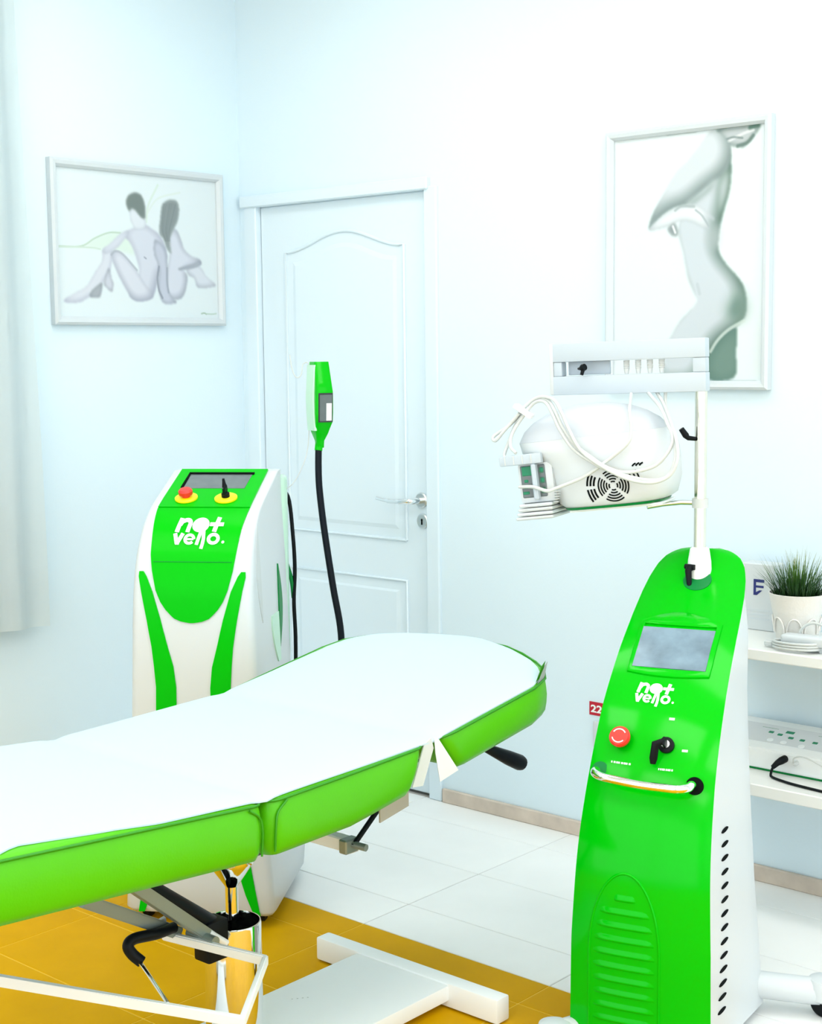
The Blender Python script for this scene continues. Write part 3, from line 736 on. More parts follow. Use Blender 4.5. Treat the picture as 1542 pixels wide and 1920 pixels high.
# lifting linkage under the foot section
B(flat_bar('link_bar', M['link'], bed, [(1.80, -1.855, 0.335), (1.80, -2.085, 0.470)], 0.03, 0.026))
B(flat_bar('link_bar', M['link'], bed, [(1.86, -1.825, 0.335), (1.86, -2.03, 0.510), (1.86, -2.13, 0.60)], 0.034, 0.024))
B(tube('link_pin', M['link'], bed, [(1.825, -1.842, 0.338), (1.905, -1.842, 0.338)], 0.011, 14))
B(tube('gas_spring', M['black'], bed, [(1.84, -1.775, 0.315), (1.84, -1.80, 0.345), (1.84, -1.93, 0.445), (1.84, -2.08, 0.565)], 0.021, 16))
B(box('spring_bracket', M['black'], bed, 1.822, 1.87, -1.83, -1.775, 0.275, 0.36, 0.006, 2))
B(tube('bracket_pin', M['white_metal'], bed, [(1.872, -1.83, 0.345), (1.885, -1.795, 0.315)], 0.007, 12))
B(tube('pedal_sleeve', M['black'], bed, [(1.815, -1.875, 0.355), (1.83, -1.93, 0.363), (1.83, -1.985, 0.370), (1.832, -2.003, 0.362), (1.838, -1.998, 0.345), (1.85, -1.985, 0.328)], 0.0115, 14, 6))
B(tube('pedal_rod', M['chrome'], bed, [(1.845, -1.988, 0.330), (2.055, -2.088, 0.338)], 0.0045, 8))
# cross bar and strut under the back section
B(box('cross_bar', M['white_metal'], bed, 1.52, 1.915, -1.458, -1.428, 0.418, 0.448, 0.003, 1))
B(tube('strut', M['black'], bed, [(1.92, -1.455, 0.438), (1.92, -1.375, 0.498), (1.92, -1.25, 0.592), (1.92, -1.20, 0.64)], 0.006, 10))
B(tube('strut_pin', M['link'], bed, [(1.905, -1.452, 0.440), (1.952, -1.447, 0.438)], 0.008, 12))
B(box('strut_clevis', M['link'], bed, 1.893, 1.917, -1.474, -1.432, 0.420, 0.452, 0.003, 1))
B(box('cross_bar_hanger', M['white_metal'], bed, 1.60, 1.63, -1.60, -1.43, 0.43, 0.55, 0.003, 1))

# white sheet on the bed
def sheet():
    ys = np.concatenate([np.linspace(-2.76, -1.0, 90), np.linspace(-0.985, -0.915, 12)])
    xl_p = [(-2.8, 1.512), (-1.3, 1.507), (-1.10, 1.500), (-1.03, 1.512), (-0.99, 1.545), (-0.955, 1.612), (-0.93, 1.69), (-0.918, 1.76), (-0.912, 1.80)]
    xr_p = [(-2.8, 2.16), (-2.50, 2.160), (-2.45, 2.140), (-2.40, 2.144), (-2.30, 2.153), (-2.18, 2.160), (-1.12, 2.160), (-1.065, 2.144), (-1.02, 2.100), (-0.985, 2.052), (-0.95, 1.985), (-0.93, 1.93), (-0.918, 1.885), (-0.912, 1.85)]
    bm = bmesh.new(); top = []; bot = []; nx = 24
    rnd = random.Random(3)
    for y in ys:
        a = interp(y, *zip(*xl_p)); b = interp(y, *zip(*xr_p)); rt = []; rb = []
        for k in range(nx+1):
            u = k/nx; x = a+(b-a)*u
            e = min(u, 1-u)*(b-a)
            ec = min(x-BX0, BX1-x); drop = interp(ec, [0.0026, 0.0099, 0.0264], [0.0085, 0.003, 0.0]) if y < -1.1 else 0.006*max(0, 1-e/0.018)**2
            z = ztop(y)+0.0045-drop - 0.004*math.exp(-((y+1.935)/0.02)**2) - 0.003*math.exp(-((y+1.46)/0.02)**2)
            z += 0.0009*math.sin(9*x+6*y)+0.0006*math.sin(23*x-11*y)
            rt.append(bm.verts.new((x, y, z))); rb.append(bm.verts.new((x, y, z-0.0028)))
        top.append(rt); bot.append(rb)
    for i in range(len(ys)-1):
        for k in range(nx):
            bm.faces.new((top[i][k], top[i][k+1], top[i+1][k+1], top[i+1][k])); bm.faces.new((bot[i][k], bot[i+1][k], bot[i+1][k+1], bot[i][k+1]))
        bm.faces.new((top[i][0], top[i+1][0], bot[i+1][0], bot[i][0])); bm.faces.new((top[i][nx], bot[i][nx], bot[i+1][nx], top[i+1][nx]))
    for k in range(nx):
        bm.faces.new((top[0][k], bot[0][k], bot[0][k+1], top[0][k+1])); bm.faces.new((top[-1][k], top[-1][k+1], bot[-1][k+1], bot[-1][k]))
    o = obj('bed_sheet', bm, M['sheet'], angle=50)
    tag(o, 'plain white sheet spread over the green treatment bed', 'sheet')
sheet()

# ------------------------------------------------------------------ left machine (hair removal unit with hand piece)
lm = empty('laser_machine', (1.159, -1.254, 0), rad(33.36), 'white upright machine with green tongue-shaped front panel behind the bed', 'machine')
LZs = [0.0, 0.30, 0.80, 0.90, 0.99, 1.055, 1.10, 1.185, 1.20]
LYs = [0.0, 0.0, 0.0, 0.006, 0.030, 0.075, 0.135, 0.37, 0.41]
_lz = np.linspace(-0.05, 1.25, 521); _ly = np.interp(_lz, LZs, LYs)
for _ in range(2): _ly = np.convolve(np.pad(_ly, 5, mode='edge'), np.ones(11)/11, 'valid')
LZs, LYs = list(_lz), list(_ly)
def l_prof(s):
    """s along the front: returns y, z and the outward normal"""
    y = interp(s, LZs, LYs); d = 0.004
    dy = (interp(s+d, LZs, LYs)-interp(s-d, LZs, LYs)); n = Vector((0, -2*d, dy)).normalized()
    return y, n
def l_front(x, s):
    y, n = l_prof(s); return Vector((x, y, s)), n
def l_hw(z): return interp(z, [0.03, 0.12, 0.3, 0.6, 0.95, 1.1, 1.19], [0.205, 0.200, 0.185, 0.172, 0.160, 0.152, 0.150])
levels = []
for z in (0.03, 0.045, 0.12, 0.3, 0.5, 0.7, 0.8, 0.85, 0.9, 0.945, 0.97, 0.99, 1.005, 1.02, 1.035, 1.05, 1.065, 1.08, 1.09, 1.10, 1.11, 1.12, 1.14, 1.16, 1.175, 1.183):
    hw = l_hw(z)-(0.012 if z < 0.04 else 0); yf = interp(z, LZs, LYs)+(0.012 if z < 0.04 else 0)
    yb = interp(z, [0.03, 0.08, 0.6, 1.1, 1.19], [0.38, 0.46, 0.43, 0.435, 0.44]); r = min(0.02, (yb-yf)*0.3)
    levels.append((z, ring_rr(hw, hw-0.004, yf, yb, r, min(0.03, r))))
zloft('body', M['body'], lm, levels, 50)
PZ = [0.816, 0.819, 0.827, 0.845, 0.87, 0.90, 0.95, 0.99, 1.05, 1.10, 1.184]
PH = [0.004, 0.026, 0.046, 0.066, 0.083, 0.096, 0.108, 0.114, 0.119, 0.126, 0.124]
pw = lambda s: interp(s, PZ, PH)
ss = [0.816, 0.8175, 0.82, 0.827, 0.836, 0.85, 0.87, 0.885, 0.90, 0.925, 0.95, 0.97, 0.99, 1.00, 1.01, 1.02, 1.03, 1.04, 1.05, 1.06, 1.07, 1.08, 1.09, 1.0985]
shell('front_panel', M['green_soft'], lm, l_front, ss, lambda s: -pw(s), pw, 10, 0.004, 0.004)
cp = shell('control_panel', M['green_soft'], lm, l_front, [1.1005, 1.12, 1.14, 1.16, 1.18, 1.184], lambda s: -pw(s), pw, 6, 0.005, 0.004)
PN = l_prof(1.14)[1]; PU = Vector((0, PN.z, -PN.y)).normalized()     # up the slope
def on_panel(x, s, h=0.005):
    P, n = l_front(x, s); P = P+PN*h
    return Matrix(((1, PU.x, PN.x, P.x), (0, PU.y, PN.y, P.y), (0, PU.z, PN.z, P.z), (0, 0, 0, 1)))
sc_ = prism('display', M['screen'], lm, [(-0.086, -0.045), (0.086, -0.045), (0.088, 0.045), (-0.088, 0.045)], -0.001, 0.001, on_panel(0.0, 1.155))
prism('display_shade', M['vent'], lm, [(-0.093, 0.045), (0.093, 0.045), (0.093, 0.054), (-0.093, 0.054)], -0.001, 0.004, on_panel(0.0, 1.155))
prism('display_shade', M['vent'], lm, [(-0.093, -0.045), (-0.087, -0.045), (-0.088, 0.054), (-0.093, 0.054)], -0.001, 0.004, on_panel(0.0, 1.155))
for xx, nm in ((-0.060, 'stop'), (0.050, 'key')):
    mt = on_panel(xx, 1.118)
    d = lathe('yellow_disc', M['yellow'], lm, [(0.031, 0), (0.031, 0.004), (0.028, 0.006)], 32, mt)
    if nm == 'stop':
        b = lathe('stop_button', M['red'], lm, [(0.011, 0.005), (0.011, 0.011), (0.019, 0.014), (0.0195, 0.023), (0.015, 0.028), (0.0, 0.0285)], 28, mt, cap1=False)
    else:
        k = lathe('key_switch', M['black'], lm, [(0.011, 0.005), (0.011, 0.016), (0.009, 0.018)], 24, mt)
        bm = bmesh.new(); add_box(bm, -0.0035, 0.0035, -0.016, 0.016, 0.016, 0.036, 0.002, 1, mt); obj('key', bm, M['black'], k)
        bm = bmesh.new(); add_tube(bm, [mt @ Vector((0, 0, 0.034)), mt @ Vector((-0.002, 0.004, 0.058))], [0.007, 0.003], 8); obj('key', bm, M['black'], k)
bm = logo_bm(); place_on(bm, l_front, -0.060, 0.138, lambda v: 1.003+v*0.118, 0.0060)
obj('logo', bm, M['print_white'], lm, smooth=False, normals=False)
bm = bmesh.new(); add_tube(bm, [l_front(x, 0.972)[0]+l_front(x, 0.972)[1]*0.0045 for x in (-0.105, 0.0, 0.105)], 0.0009, 5); obj('panel_seam', bm, M['green_dark'], lm)
SZ = [0.035, 0.09, 0.15, 0.30, 0.50, 0.645, 0.70, 0.752, 0.825, 0.897, 0.935, 0.948]
SI = [0.150, 0.128, 0.110, 0.072, 0.048, 0.046, 0.052, 0.066, 0.084, 0.105, 0.122, 0.131]
SO = [0.166, 0.156, 0.146, 0.124, 0.104, 0.100, 0.104, 0.109, 0.121, 0.135, 0.143, 0.142]
ssz = [0.035, 0.06, 0.09, 0.12, 0.15, 0.2, 0.25, 0.30, 0.36, 0.42, 0.50, 0.57, 0.645, 0.70, 0.752, 0.79, 0.825, 0.86, 0.897, 0.92, 0.935, 0.948]
shell('side_stripe', M['green_soft'], lm, l_front, ssz, lambda s: interp(s, SZ, SI), lambda s: interp(s, SZ, SO), 3, 0.0035, 0.003)
shell('side_stripe', M['green_soft'], lm, l_front, ssz, lambda s: -interp(s, SZ, SO), lambda s: -interp(s, SZ, SI), 3, 0.0035, 0.003)
# right flank: recessed grip crescent, rear pillar, green accents
def l_side(u, z):
    """flank: u from front (0) to back (1)"""
    return Vector((l_hw(z)+0.0005-0.004*u, 0.02+0.40*u, z)), Vector((1, 0, 0))
def flank(name, m, zs, u0, u1, off=0.003):
    shell(name, m, lm, lambda u, z: l_side(u, z), zs, u0, u1, 3, off, 0.004, 60)
zz = list(np.linspace(0.70, 0.93, 12))
flank('grip_recess', M['grey_plastic'], list(np.linspace(0.80, 1.06, 10)), lambda z: 0.20-0.10*math.sin((z-0.80)/0.26*math.pi), lambda z: 0.21, 0.0015)
flank('flank_accent', M['mint'], list(np.linspace(0.665, 0.80, 8)), lambda z: 0.62-0.17*math.sin((z-0.665)/0.135*math.pi*0.5+0.2), lambda z: 0.66, 0.003)
flank('flank_accent', M['green_dark'], zz, lambda z: 0.66+0.05*(z-0.70)/0.23, lambda z: 0.665+0.10*math.sin((z-0.70)/0.23*math.pi)+0.05*(z-0.7)/0.23, 0.003)
box('rear_pillar', M['mint'], lm, 0.120, 0.156, 0.425, 0.475, 0.05, 1.165, 0.014, 3)
box('rear_pillar', M['mint'], lm, -0.156, -0.120, 0.425, 0.475, 0.05, 1.165, 0.014, 3)
for sx in (-0.17, 0.17):
    for sy in (0.06, 0.38):
        w = lathe('castor_wheel', M['black'], lm, [(0.008, -0.012), (0.030, -0.012), (0.034, -0.008), (0.034, 0.008), (0.030, 0.012), (0.008, 0.012)], 24, Matrix.Translation((sx*0.92, sy, 0.034)) @ Matrix.Rotation(rad(90), 4, 'Y'))
# world-space helpers for things around the machine
def to_lm(p):
    d = Vector(p)-Vector((1.159, -1.254, 0)); c, s_ = math.cos(rad(33.36)), math.sin(rad(33.36))
    return Vector((d.x*c+d.y*s_, -d.x*s_+d.y*c, d.z))
tube('green_cable', M['green_dark'], lm, [to_lm(p) for p in ((0.985, -0.745, 1.10), (0.975, -0.748, 1.04), (0.985, -0.755, 0.94), (1.008, -0.747, 0.855), (1.014, -0.745, 0.80))], 0.0065, 8, 6)
tube('power_cable', M['black'], lm, [to_lm(p) for p in ((0.96, -0.755, 1.11), (0.987, -0.734, 1.095), (1.006, -0.735, 0.98), (1.014, -0.738, 0.88), (1.018, -0.748, 0.79), (1.029, -0.755, 0.66), (1.02, -0.76, 0.45), (0.96, -0.77, 0.25))], 0.0058, 8, 6)
tube('support_wire', M['grey_plastic'], lm, [to_lm(p) for p in ((1.00, -0.815, 1.11), (1.041, -0.786, 1.126), (1.064, -0.760, 1.170), (1.076, -0.735, 1.25), (1.066, -0.720, 1.40), (1.062, -0.714, 1.470), (1.056, -0.716, 1.483), (1.049, -0.725, 1.476), (1.051, -0.731, 1.455), (1.046, -0.736, 1.442), (1.036, -0.742, 1.443), (1.027, -0.746, 1.465), (1.021, -0.749, 1.506))], 0.0017, 6, 6)

# hand piece hanging on the wire, with its hose
hp = empty('laser_handpiece', (1.098, -0.712, 1.24), rad(68), 'green hand applicator with black hose hanging in front of the door', 'hand piece')
# profile in local (y back, z): front faces -y ; x is half thickness
hz_ = [0.008, 0.045, 0.06, 0.085, 0.14, 0.165, 0.20, 0.235, 0.245]
def hp_level(z):
    xr = interp(z, [0.0, 0.02, 0.042, 0.06, 0.09, 0.15, 0.245], [0.011, 0.012, 0.019, 0.024, 0.0265, 0.0255, 0.0215])
    yf = interp(z, [0.0, 0.02, 0.042, 0.055, 0.075, 0.16, 0.245], [-0.012, -0.013, -0.026, -0.030, -0.045, -0.050, -0.030])
    yb = interp(z, [0.0, 0.02, 0.05, 0.12, 0.2, 0.245], [0.012, 0.014, 0.026, 0.034, 0.032, 0.022])
    return ring_rr(xr, xr*0.9, yf, yb, 0.006, 0.008, 0, 4, 3)
zloft('housing', M['green'], hp, [(z, hp_level(z)) for z in (0.0, 0.02, 0.040, 0.043, 0.055, 0.075, 0.10, 0.13, 0.16, 0.19, 0.22, 0.24, 0.245)], 40)
def hp_plate(name, m, z0, z1, x0, x1, o):
    pts = []
    for (x, z) in ((x0, z0), (x1, z0), (x1, z1), (x0, z1)):
        y = interp(z, [0.0, 0.02, 0.042, 0.055, 0.075, 0.16, 0.245], [-0.012, -0.013, -0.026, -0.030, -0.045, -0.050, -0.030]); pts.append((x, y-o, z))
    return slab(name, m, hp, pts, 0.003)
hp_plate('display', M['screen'], 0.078, 0.152, -0.018, 0.0195, 0.001)
hp_plate('display_rim', M['dark'], 0.074, 0.157, -0.0215, 0.022, 0.0)
hp_plate('label', M['print_white'], 0.079, 0.128, 0.002, 0.018, 0.0025)
zloft('side_cover', M['mint'], hp, [(z, [(x-0.0275+0.006*abs(z-0.13)/0.1, y) for x, y in ring_rr(0.004, 0.004, -0.030, 0.024, 0.003, 0.003, 0, 3, 3)]) for z in (0.05, 0.07, 0.10, 0.14, 0.18, 0.22, 0.236)], 50)
c_, s__ = math.cos(rad(68)), math.sin(rad(68))
def to_hp(p):
    d = Vector(p)-Vector((1.098, -0.712, 1.24)); return Vector((d.x*c_+d.y*s__, -d.x*s__+d.y*c_, d.z))
hose = [(1.098, -0.712, 1.26), (1.098, -0.716, 1.235), (1.105, -0.724, 1.148), (1.118, -0.727, 1.06), (1.134, -0.727, 0.966), (1.157, -0.725, 0.84), (1.182, -0.722, 0.708), (1.19, -0.74, 0.58), (1.165, -0.78, 0.47), (1.12, -0.82, 0.42), (1.07, -0.86, 0.40)]
tube('hose', M['navy_black'], hp, [to_hp(p) for p in hose], 0.0098, 14, 6)
tube('hose_collar', M['green'], hp, [to_hp((1.098, -0.713, 1.252)), to_hp((1.0985, -0.717, 1.232))], 0.0115, 14)

# ------------------------------------------------------------------ right machine
RO, RA = (2.453, -1.135, 0), rad(16.36)
rm = empty('cooling_machine', RO, RA, 'tall glossy green machine with touch screen and chrome handle at the right', 'machine')
rc, rs = math.cos(RA), math.sin(RA)
def to_rm(p):
    d = Vector(p)-Vector(RO); return Vector((d.x*rc+d.y*rs, -d.x*rs+d.y*rc, d.z))
RZ = [0.0, 0.25, 0.40, 0.48, 0.60, 0.73, 0.835, 0.943, 1.0, 1.036]
RY = [0.0, 0.0, 0.012, 0.030, 0.080, 0.164, 0.275, 0.427, 0.502, 0.556]
RHZ = [0.0, 0.25, 0.48, 0.60, 0.73, 0.835, 0.90, 0.943, 0.975, 1.0, 1.018, 1.030, 1.036]
RH = [0.154, 0.151, 0.142, 0.137, 0.1335, 0.1285, 0.124, 0.119, 0.112, 0.101, 0.085, 0.060, 0.03]
_zz = np.linspace(-0.02, 1.06, 217); _yy = np.interp(_zz, RZ, RY)
for _ in range(3):
    _yy = np.convolve(np.pad(_yy, 6, mode='reflect', reflect_type='odd'), np.ones(13)/13, 'valid')
BUL = 0.020
def r_y(z): return interp(z, _zz, _yy)
def r_hw(z): return interp(z, RHZ, RH)
def r_front(x, z):
    h = max(r_hw(z), 0.02); q = min(1.0, abs(x)/h)
    y = r_y(z) - BUL*(1-q**2.6); d = 0.006
    dyz = (r_y(z+d)-r_y(z-d))/(2*d); dyx = BUL*2.6*q**1.6/h*(1 if x > 0 else -1)
    n = Vector((dyx, -1, dyz)); n.normalize(); n = Vector((n.x, n.y, n.z))
    return Vector((x, y, z)), n
def r_yb(z): return interp(z, [0.0, 0.30, 0.48, 0.60, 0.73, 0.90, 1.0, 1.04], [0.360, 0.362, 0.374, 0.40, 0.445, 0.505, 0.545, 0.565])
def r_hwb(z): return interp(z, [0.0, 0.07, 0.17, 0.30, 0.48, 0.60, 0.73, 0.85, 1.0, 1.036], [0.197, 0.190, 0.182, 0.171, 0.157, 0.145, 0.130, 0.122, 0.095, 0.028])
levels = []
for z in list(np.linspace(0.022, 0.94, 36))+[0.96, 0.98, 1.0, 1.012, 1.022, 1.029]:
    hw = r_hw(z)-0.004; yf = r_y(z)+0.008; yb = max(r_yb(z), yf+0.012)
    if z > 0.94: yb = max(yf+0.012, r_yb(z)-0.0)
    r = min(0.012, (yb-yf)*0.35, hw*0.4)
    levels.append((z, ring_rr(hw, min(r_hwb(z), 0.2), yf, yb, r, min(0.03, (yb-yf)*0.35, hw*0.4))))
zloft('body', M['body'], rm, levels, 50)
fz = list(np.linspace(0.055, 0.94, 60))+[0.955, 0.97, 0.985, 0.997, 1.007, 1.015, 1.022, 1.027, 1.031, 1.034, 1.036]
shell('front_cover', M['green'], rm, r_front, fz, lambda z: -r_hw(z), r_hw, 24, 0.004, 0.006, 50)
def r_mtx(x, z, h=0.004):
    P, n = r_front(x, z); n = Vector((0.25*n.x, n.y, n.z)).normalized(); return frame_mtx(P+n*h, n)
# touch screen in a raised bezel
mt = r_mtx(-0.002, 0.840, 0.004)
def bezel():
    inner = []; outer = []; x0, x1, z0, z1 = -0.084, 0.080, 0.800, 0.880
    for k in range(9): inner.append((x0+(x1-x0)*k/8, z0)); outer.append((x0-0.012+(x1-x0+0.024)*k/8, z0-0.011-0.004*math.sin(math.pi*k/8)))
    for k in range(1, 6): inner.append((x1, z0+(z1-z0)*k/5)); outer.append((x1+0.013, z0-0.008+(z1-z0+0.014)*k/5))
    for k in range(1, 9): inner.append((x1-(x1-x0)*k/8, z1)); outer.append((x1+0.012-(x1-x0+0.024)*k/8, z1+0.006+0.022*math.sin(math.pi*k/8)))
    for k in range(1, 5): inner.append((x0, z1-(z1-z0)*k/5)); outer.append((x0-0.013, z1+0.006-(z1-z0+0.014)*k/5))
    bm = bmesh.new(); n = len(inner); rows = []
    for ring, f, h in ((outer, 0, 0.002), (outer, 0.12, 0.008), (outer, 0.85, 0.010), (outer, 1.0, 0.008), (outer, 1.0, -0.006)):
        row = []
        for (ox, oz), (ix, iz) in zip(outer, inner):
            P, N_ = r_front(ox+(ix-ox)*f, oz+(iz-oz)*f); N_ = Vector((0, N_.y, N_.z)).normalized(); row.append(bm.verts.new(P+N_*h))
        rows.append(row)
    for a, b in zip(rows, rows[1:]):
        for k in range(n): bm.faces.new((a[k], a[(k+1) % n], b[(k+1) % n], b[k]))
    obj('screen_bezel', bm, M['green'], rm, angle=50)
bezel()
prism('touch_screen', M['lcd'], rm, [(-0.083, -0.059), (0.083, -0.059), (0.083, 0.059), (-0.083, 0.059)], -0.006, 0.0005, mt)
bm = logo_bm(); place_on(bm, r_front, -0.062, 0.088, lambda v: 0.732+v*0.068, 0.0052)
obj('logo', bm, M['print_white'], rm, smooth=False, normals=False)
# emergency stop
mt2 = r_mtx(-0.072, 0.664)
st = lathe('stop_button', M['red'], rm, [(0.012, 0), (0.012, 0.010), (0.0225, 0.014), (0.0235, 0.022), (0.020, 0.027), (0.0, 0.0275)], 32, mt2, cap1=False)
bm = bmesh.new(); a1 = [(0.015*math.cos(rad(a)), 0.015*math.sin(rad(a)), 0.0275) for a in range(200, 330, 10)]; add_tube(bm, [mt2 @ Vector(q) for q in a1], 0.0014, 6); obj('arrow_mark', bm, M['print_white'], st)
bm = bmesh.new(); a1 = [(0.015*math.cos(rad(a)), 0.015*math.sin(rad(a)), 0.0275) for a in range(30, 160, 10)]; add_tube(bm, [mt2 @ Vector(q) for q in a1], 0.0014, 6); obj('arrow_mark', bm, M['print_white'], st)
# key switch
mt3 = r_mtx(0.028, 0.662)
ks = lathe('key_switch', M['black'], rm, [(0.0175, 0), (0.0175, 0.008), (0.014, 0.010), (0.0, 0.0102)], 28, mt3, cap1=False)
bm = bmesh.new(); add_lathe(bm, [(0.009, 0.010), (0.009, 0.0125), (0.006, 0.0128)], 20, mt3); obj('lock_face', bm, M['steel'], ks)
bm = bmesh.new(); add_box(bm, -0.0028, 0.0028, -0.010, 0.010, 0.012, 0.034, 0.002, 1, mt3); obj('key', bm, M['black'], ks)
bm = bmesh.new(); add_tube(bm, [mt3 @ Vector((0, 0, 0.030)), mt3 @ Vector((-0.016, -0.008, 0.032)), mt3 @ Vector((-0.020, -0.035, 0.016)), mt3 @ Vector((-0.021, -0.046, 0.010))], [0.007, 0.009, 0.009, 0.006], 10, True, 0.7); obj('key', bm, M['black'], ks)
for x0, x1, z in ((-0.088, -0.042, 0.620), (0.018, 0.050, 0.617)):
    n = 8
    bm = bmesh.new()
    for k in range(n):
        xa = x0+(x1-x0)*k/n; xb = xa+(x1-x0)/n*(0.55+0.4*((k*7) % 3)/2)
        q = [r_front(xx, zz_) for xx, zz_ in ((xa, z-0.0018), (xb, z-0.0018), (xb, z+0.0018), (xa, z+0.0018))]
        bm.faces.new([bm.verts.new(P+N_*0.0052) for P, N_ in q])
    o = obj('caption_print', bm, M['print_white'], rm, smooth=False); o['kind'] = 'stuff'
for xx, zz_ in ((0.030, 0.712), (0.068, 0.655)):
    bm = bmesh.new(); q = [r_front(xx+dx, zz_+dz) for dx, dz in ((-0.006, -0.0022), (0.006, -0.0022), (0.006, 0.0022), (-0.006, 0.0022))]
    bm.faces.new([bm.verts.new(P+N_*0.0052) for P, N_ in q]); obj('key_mark', bm, M['print_white'], rm, smooth=False)
# grab handle
def r_pt(x, z, h): P, n = r_front(x, z); return P+Vector((0, n.y, n.z)).normalized()*h
hl, hr = -0.112, 0.098
for xx, zz_ in ((hl, 0.600), (hr, 0.591)):
    P, n = r_front(xx, zz_); n = Vector((0.1*n.x, n.y, n.z)).normalized()
    lathe('handle_socket', M['vent'] if xx > 0 else M['green_dark'], rm, [(0.019, 0.0), (0.019, 0.0065), (0.013, 0.007)], 28, frame_mtx(P, n))
hp_pts = [r_pt(hl, 0.598, -0.01), r_pt(hl, 0.594, 0.03), r_pt(hl+0.004, 0.590, 0.052)+Vector((0, 0, -0.004)), r_pt(hl+0.022, 0.586, 0.062)+Vector((0, 0, -0.006)), r_pt(hl+0.05, 0.584, 0.062)+Vector((0, 0, -0.006)), r_pt(-0.005, 0.581, 0.060)+Vector((0, 0, -0.006)), r_pt(hr-0.05, 0.580, 0.060)+Vector((0, 0, -0.006)), r_pt(hr-0.022, 0.580, 0.058)+Vector((0, 0, -0.006)), r_pt(hr-0.004, 0.583, 0.048)+Vector((0, 0, -0.004)), r_pt(hr, 0.588, 0.03), r_pt(hr, 0.591, -0.01)]
tube('grab_handle', M['chrome'], rm, hp_pts, 0.0095, 16, 6)
# ribbed arch at the bottom
AX = -0.030
def arch_hw(z): return 0.074*math.sqrt(max(0.0, 1-max(0.0, (z-0.23)/0.172)**2))
for i in range(11):
    z = 0.352-0.0295*i; h = arch_hw(z+0.008)-0.004
    if i == 0: h = 0.024
    bm = bmesh.new(); rows = []
    nxr = 14
    for k in range(nxr+1):
        x = AX-h+2*h*k/nxr; row = []
        fall = min(1.0, (1-abs(2*k/nxr-1))*4)
        for dz, hh in ((0.012, 0.0035), (0.006, 0.0045), (0.0, 0.0075), (-0.003, 0.0075), (-0.006, 0.0035)):
            P, n = r_front(x, z+dz); row.append(bm.verts.new(P+n*(0.0035+(hh-0.0035)*fall)))
        rows.append(row)
    for k in range(nxr):
        for q in range(4): bm.faces.new((rows[k][q], rows[k+1][q], rows[k+1][q+1], rows[k][q+1]))
    bmesh.ops.recalc_face_normals(bm, faces=bm.faces[:])
    obj('grille_rib', bm, M['green'], rm, angle=60)
edge = [(AX-0.0775, z) for z in np.linspace(0.05, 0.23, 10)] + [(AX-0.0775*math.cos(a), 0.23+0.176*math.sin(a)) for a in np.linspace(0.1, math.pi-0.1, 28)] + [(AX+0.0775, z) for z in np.linspace(0.23, 0.05, 10)]
bm = bmesh.new(); add_tube(bm, [r_front(x, z)[0]+r_front(x, z)[1]*0.0035 for x, z in edge], 0.003, 8); obj('grille_edge', bm, M['green'], rm, angle=80)
# vents on the right flank
vm = None
for i in range(14):
    z = 0.479-0.0291*i; y = 0.145-0.062*i/13
    mtv = Matrix.Translation((0.0, y, z))
    bm = bmesh.new(); n = 14
    fy = (y-r_y(z)-0.02)/(r_yb(z)-0.03-r_y(z)-0.02); x0 = (r_hw(z)-0.004)*(1-fy)+r_hwb(z)*fy; sk_ = (r_hwb(z)-r_hw(z)+0.004)/(r_yb(z)-r_y(z)-0.05)
    a = [bm.verts.new(mtv @ Vector((x0-0.003+sk_*0.023*math.cos(2*math.pi*k/n), 0.023*math.cos(2*math.pi*k/n), 0.0046*math.sin(2*math.pi*k/n)))) for k in range(n)]
    b = [bm.verts.new(mtv @ Vector((x0+0.0018+sk_*0.023*math.cos(2*math.pi*k/n), 0.023*math.cos(2*math.pi*k/n), 0.0046*math.sin(2*math.pi*k/n)))) for k in range(n)]
    for k in range(n): bm.faces.new((a[k], a[(k+1) % n], b[(k+1) % n], b[k]))
    bm.faces.new(b); bm.faces.new(a[::-1]); obj('vent_slot', bm, M['vent'], rm, smooth=False)
# base legs with castors
def leg(pts, wheel, top=0.095, r=0.031):
    tube('base_leg', M['body'], rm, pts, r, 18, 4)
    x, y = wheel
    lathe('castor_housing', M['body'], rm, [(0.030, 0.040), (0.038, 0.046), (0.040, top-0.022), (0.034, top-0.006), (0.014, top)], 24, Matrix.Translation((x, y, 0)))
    lathe('castor_wheel', M['black'], rm, [(0.008, -0.013), (0.026, -0.013), (0.030, -0.009), (0.030, 0.009), (0.026, 0.013), (0.008, 0.013)], 24, Matrix.Translation((x, y, 0.030)) @ Matrix.Rotation(rad(70), 4, 'Z') @ Matrix.Rotation(rad(90), 4, 'Y'))
leg([(0.02, 0.32, 0.062), (0.12, 0.33, 0.062), (0.27, 0.350, 0.060), (0.315, 0.360, 0.060)], (0.325, 0.365))
leg([(-0.02, 0.40, 0.062), (-0.12, 0.46, 0.062), (-0.20, 0.54, 0.060), (-0.215, 0.555, 0.060)], (-0.22, 0.565))
leg([(-0.02, 0.10, 0.045), (-0.10, 0.05, 0.045), (-0.150, 0.00, 0.042), (-0.172, -0.03, 0.040)], (-0.178, -0.04), 0.068, 0.024)
leg([(0.02, 0.10, 0.045), (0.10, 0.05, 0.045), (0.160, -0.03, 0.042), (0.178, -0.05, 0.040)], (0.182, -0.06), 0.068, 0.024)
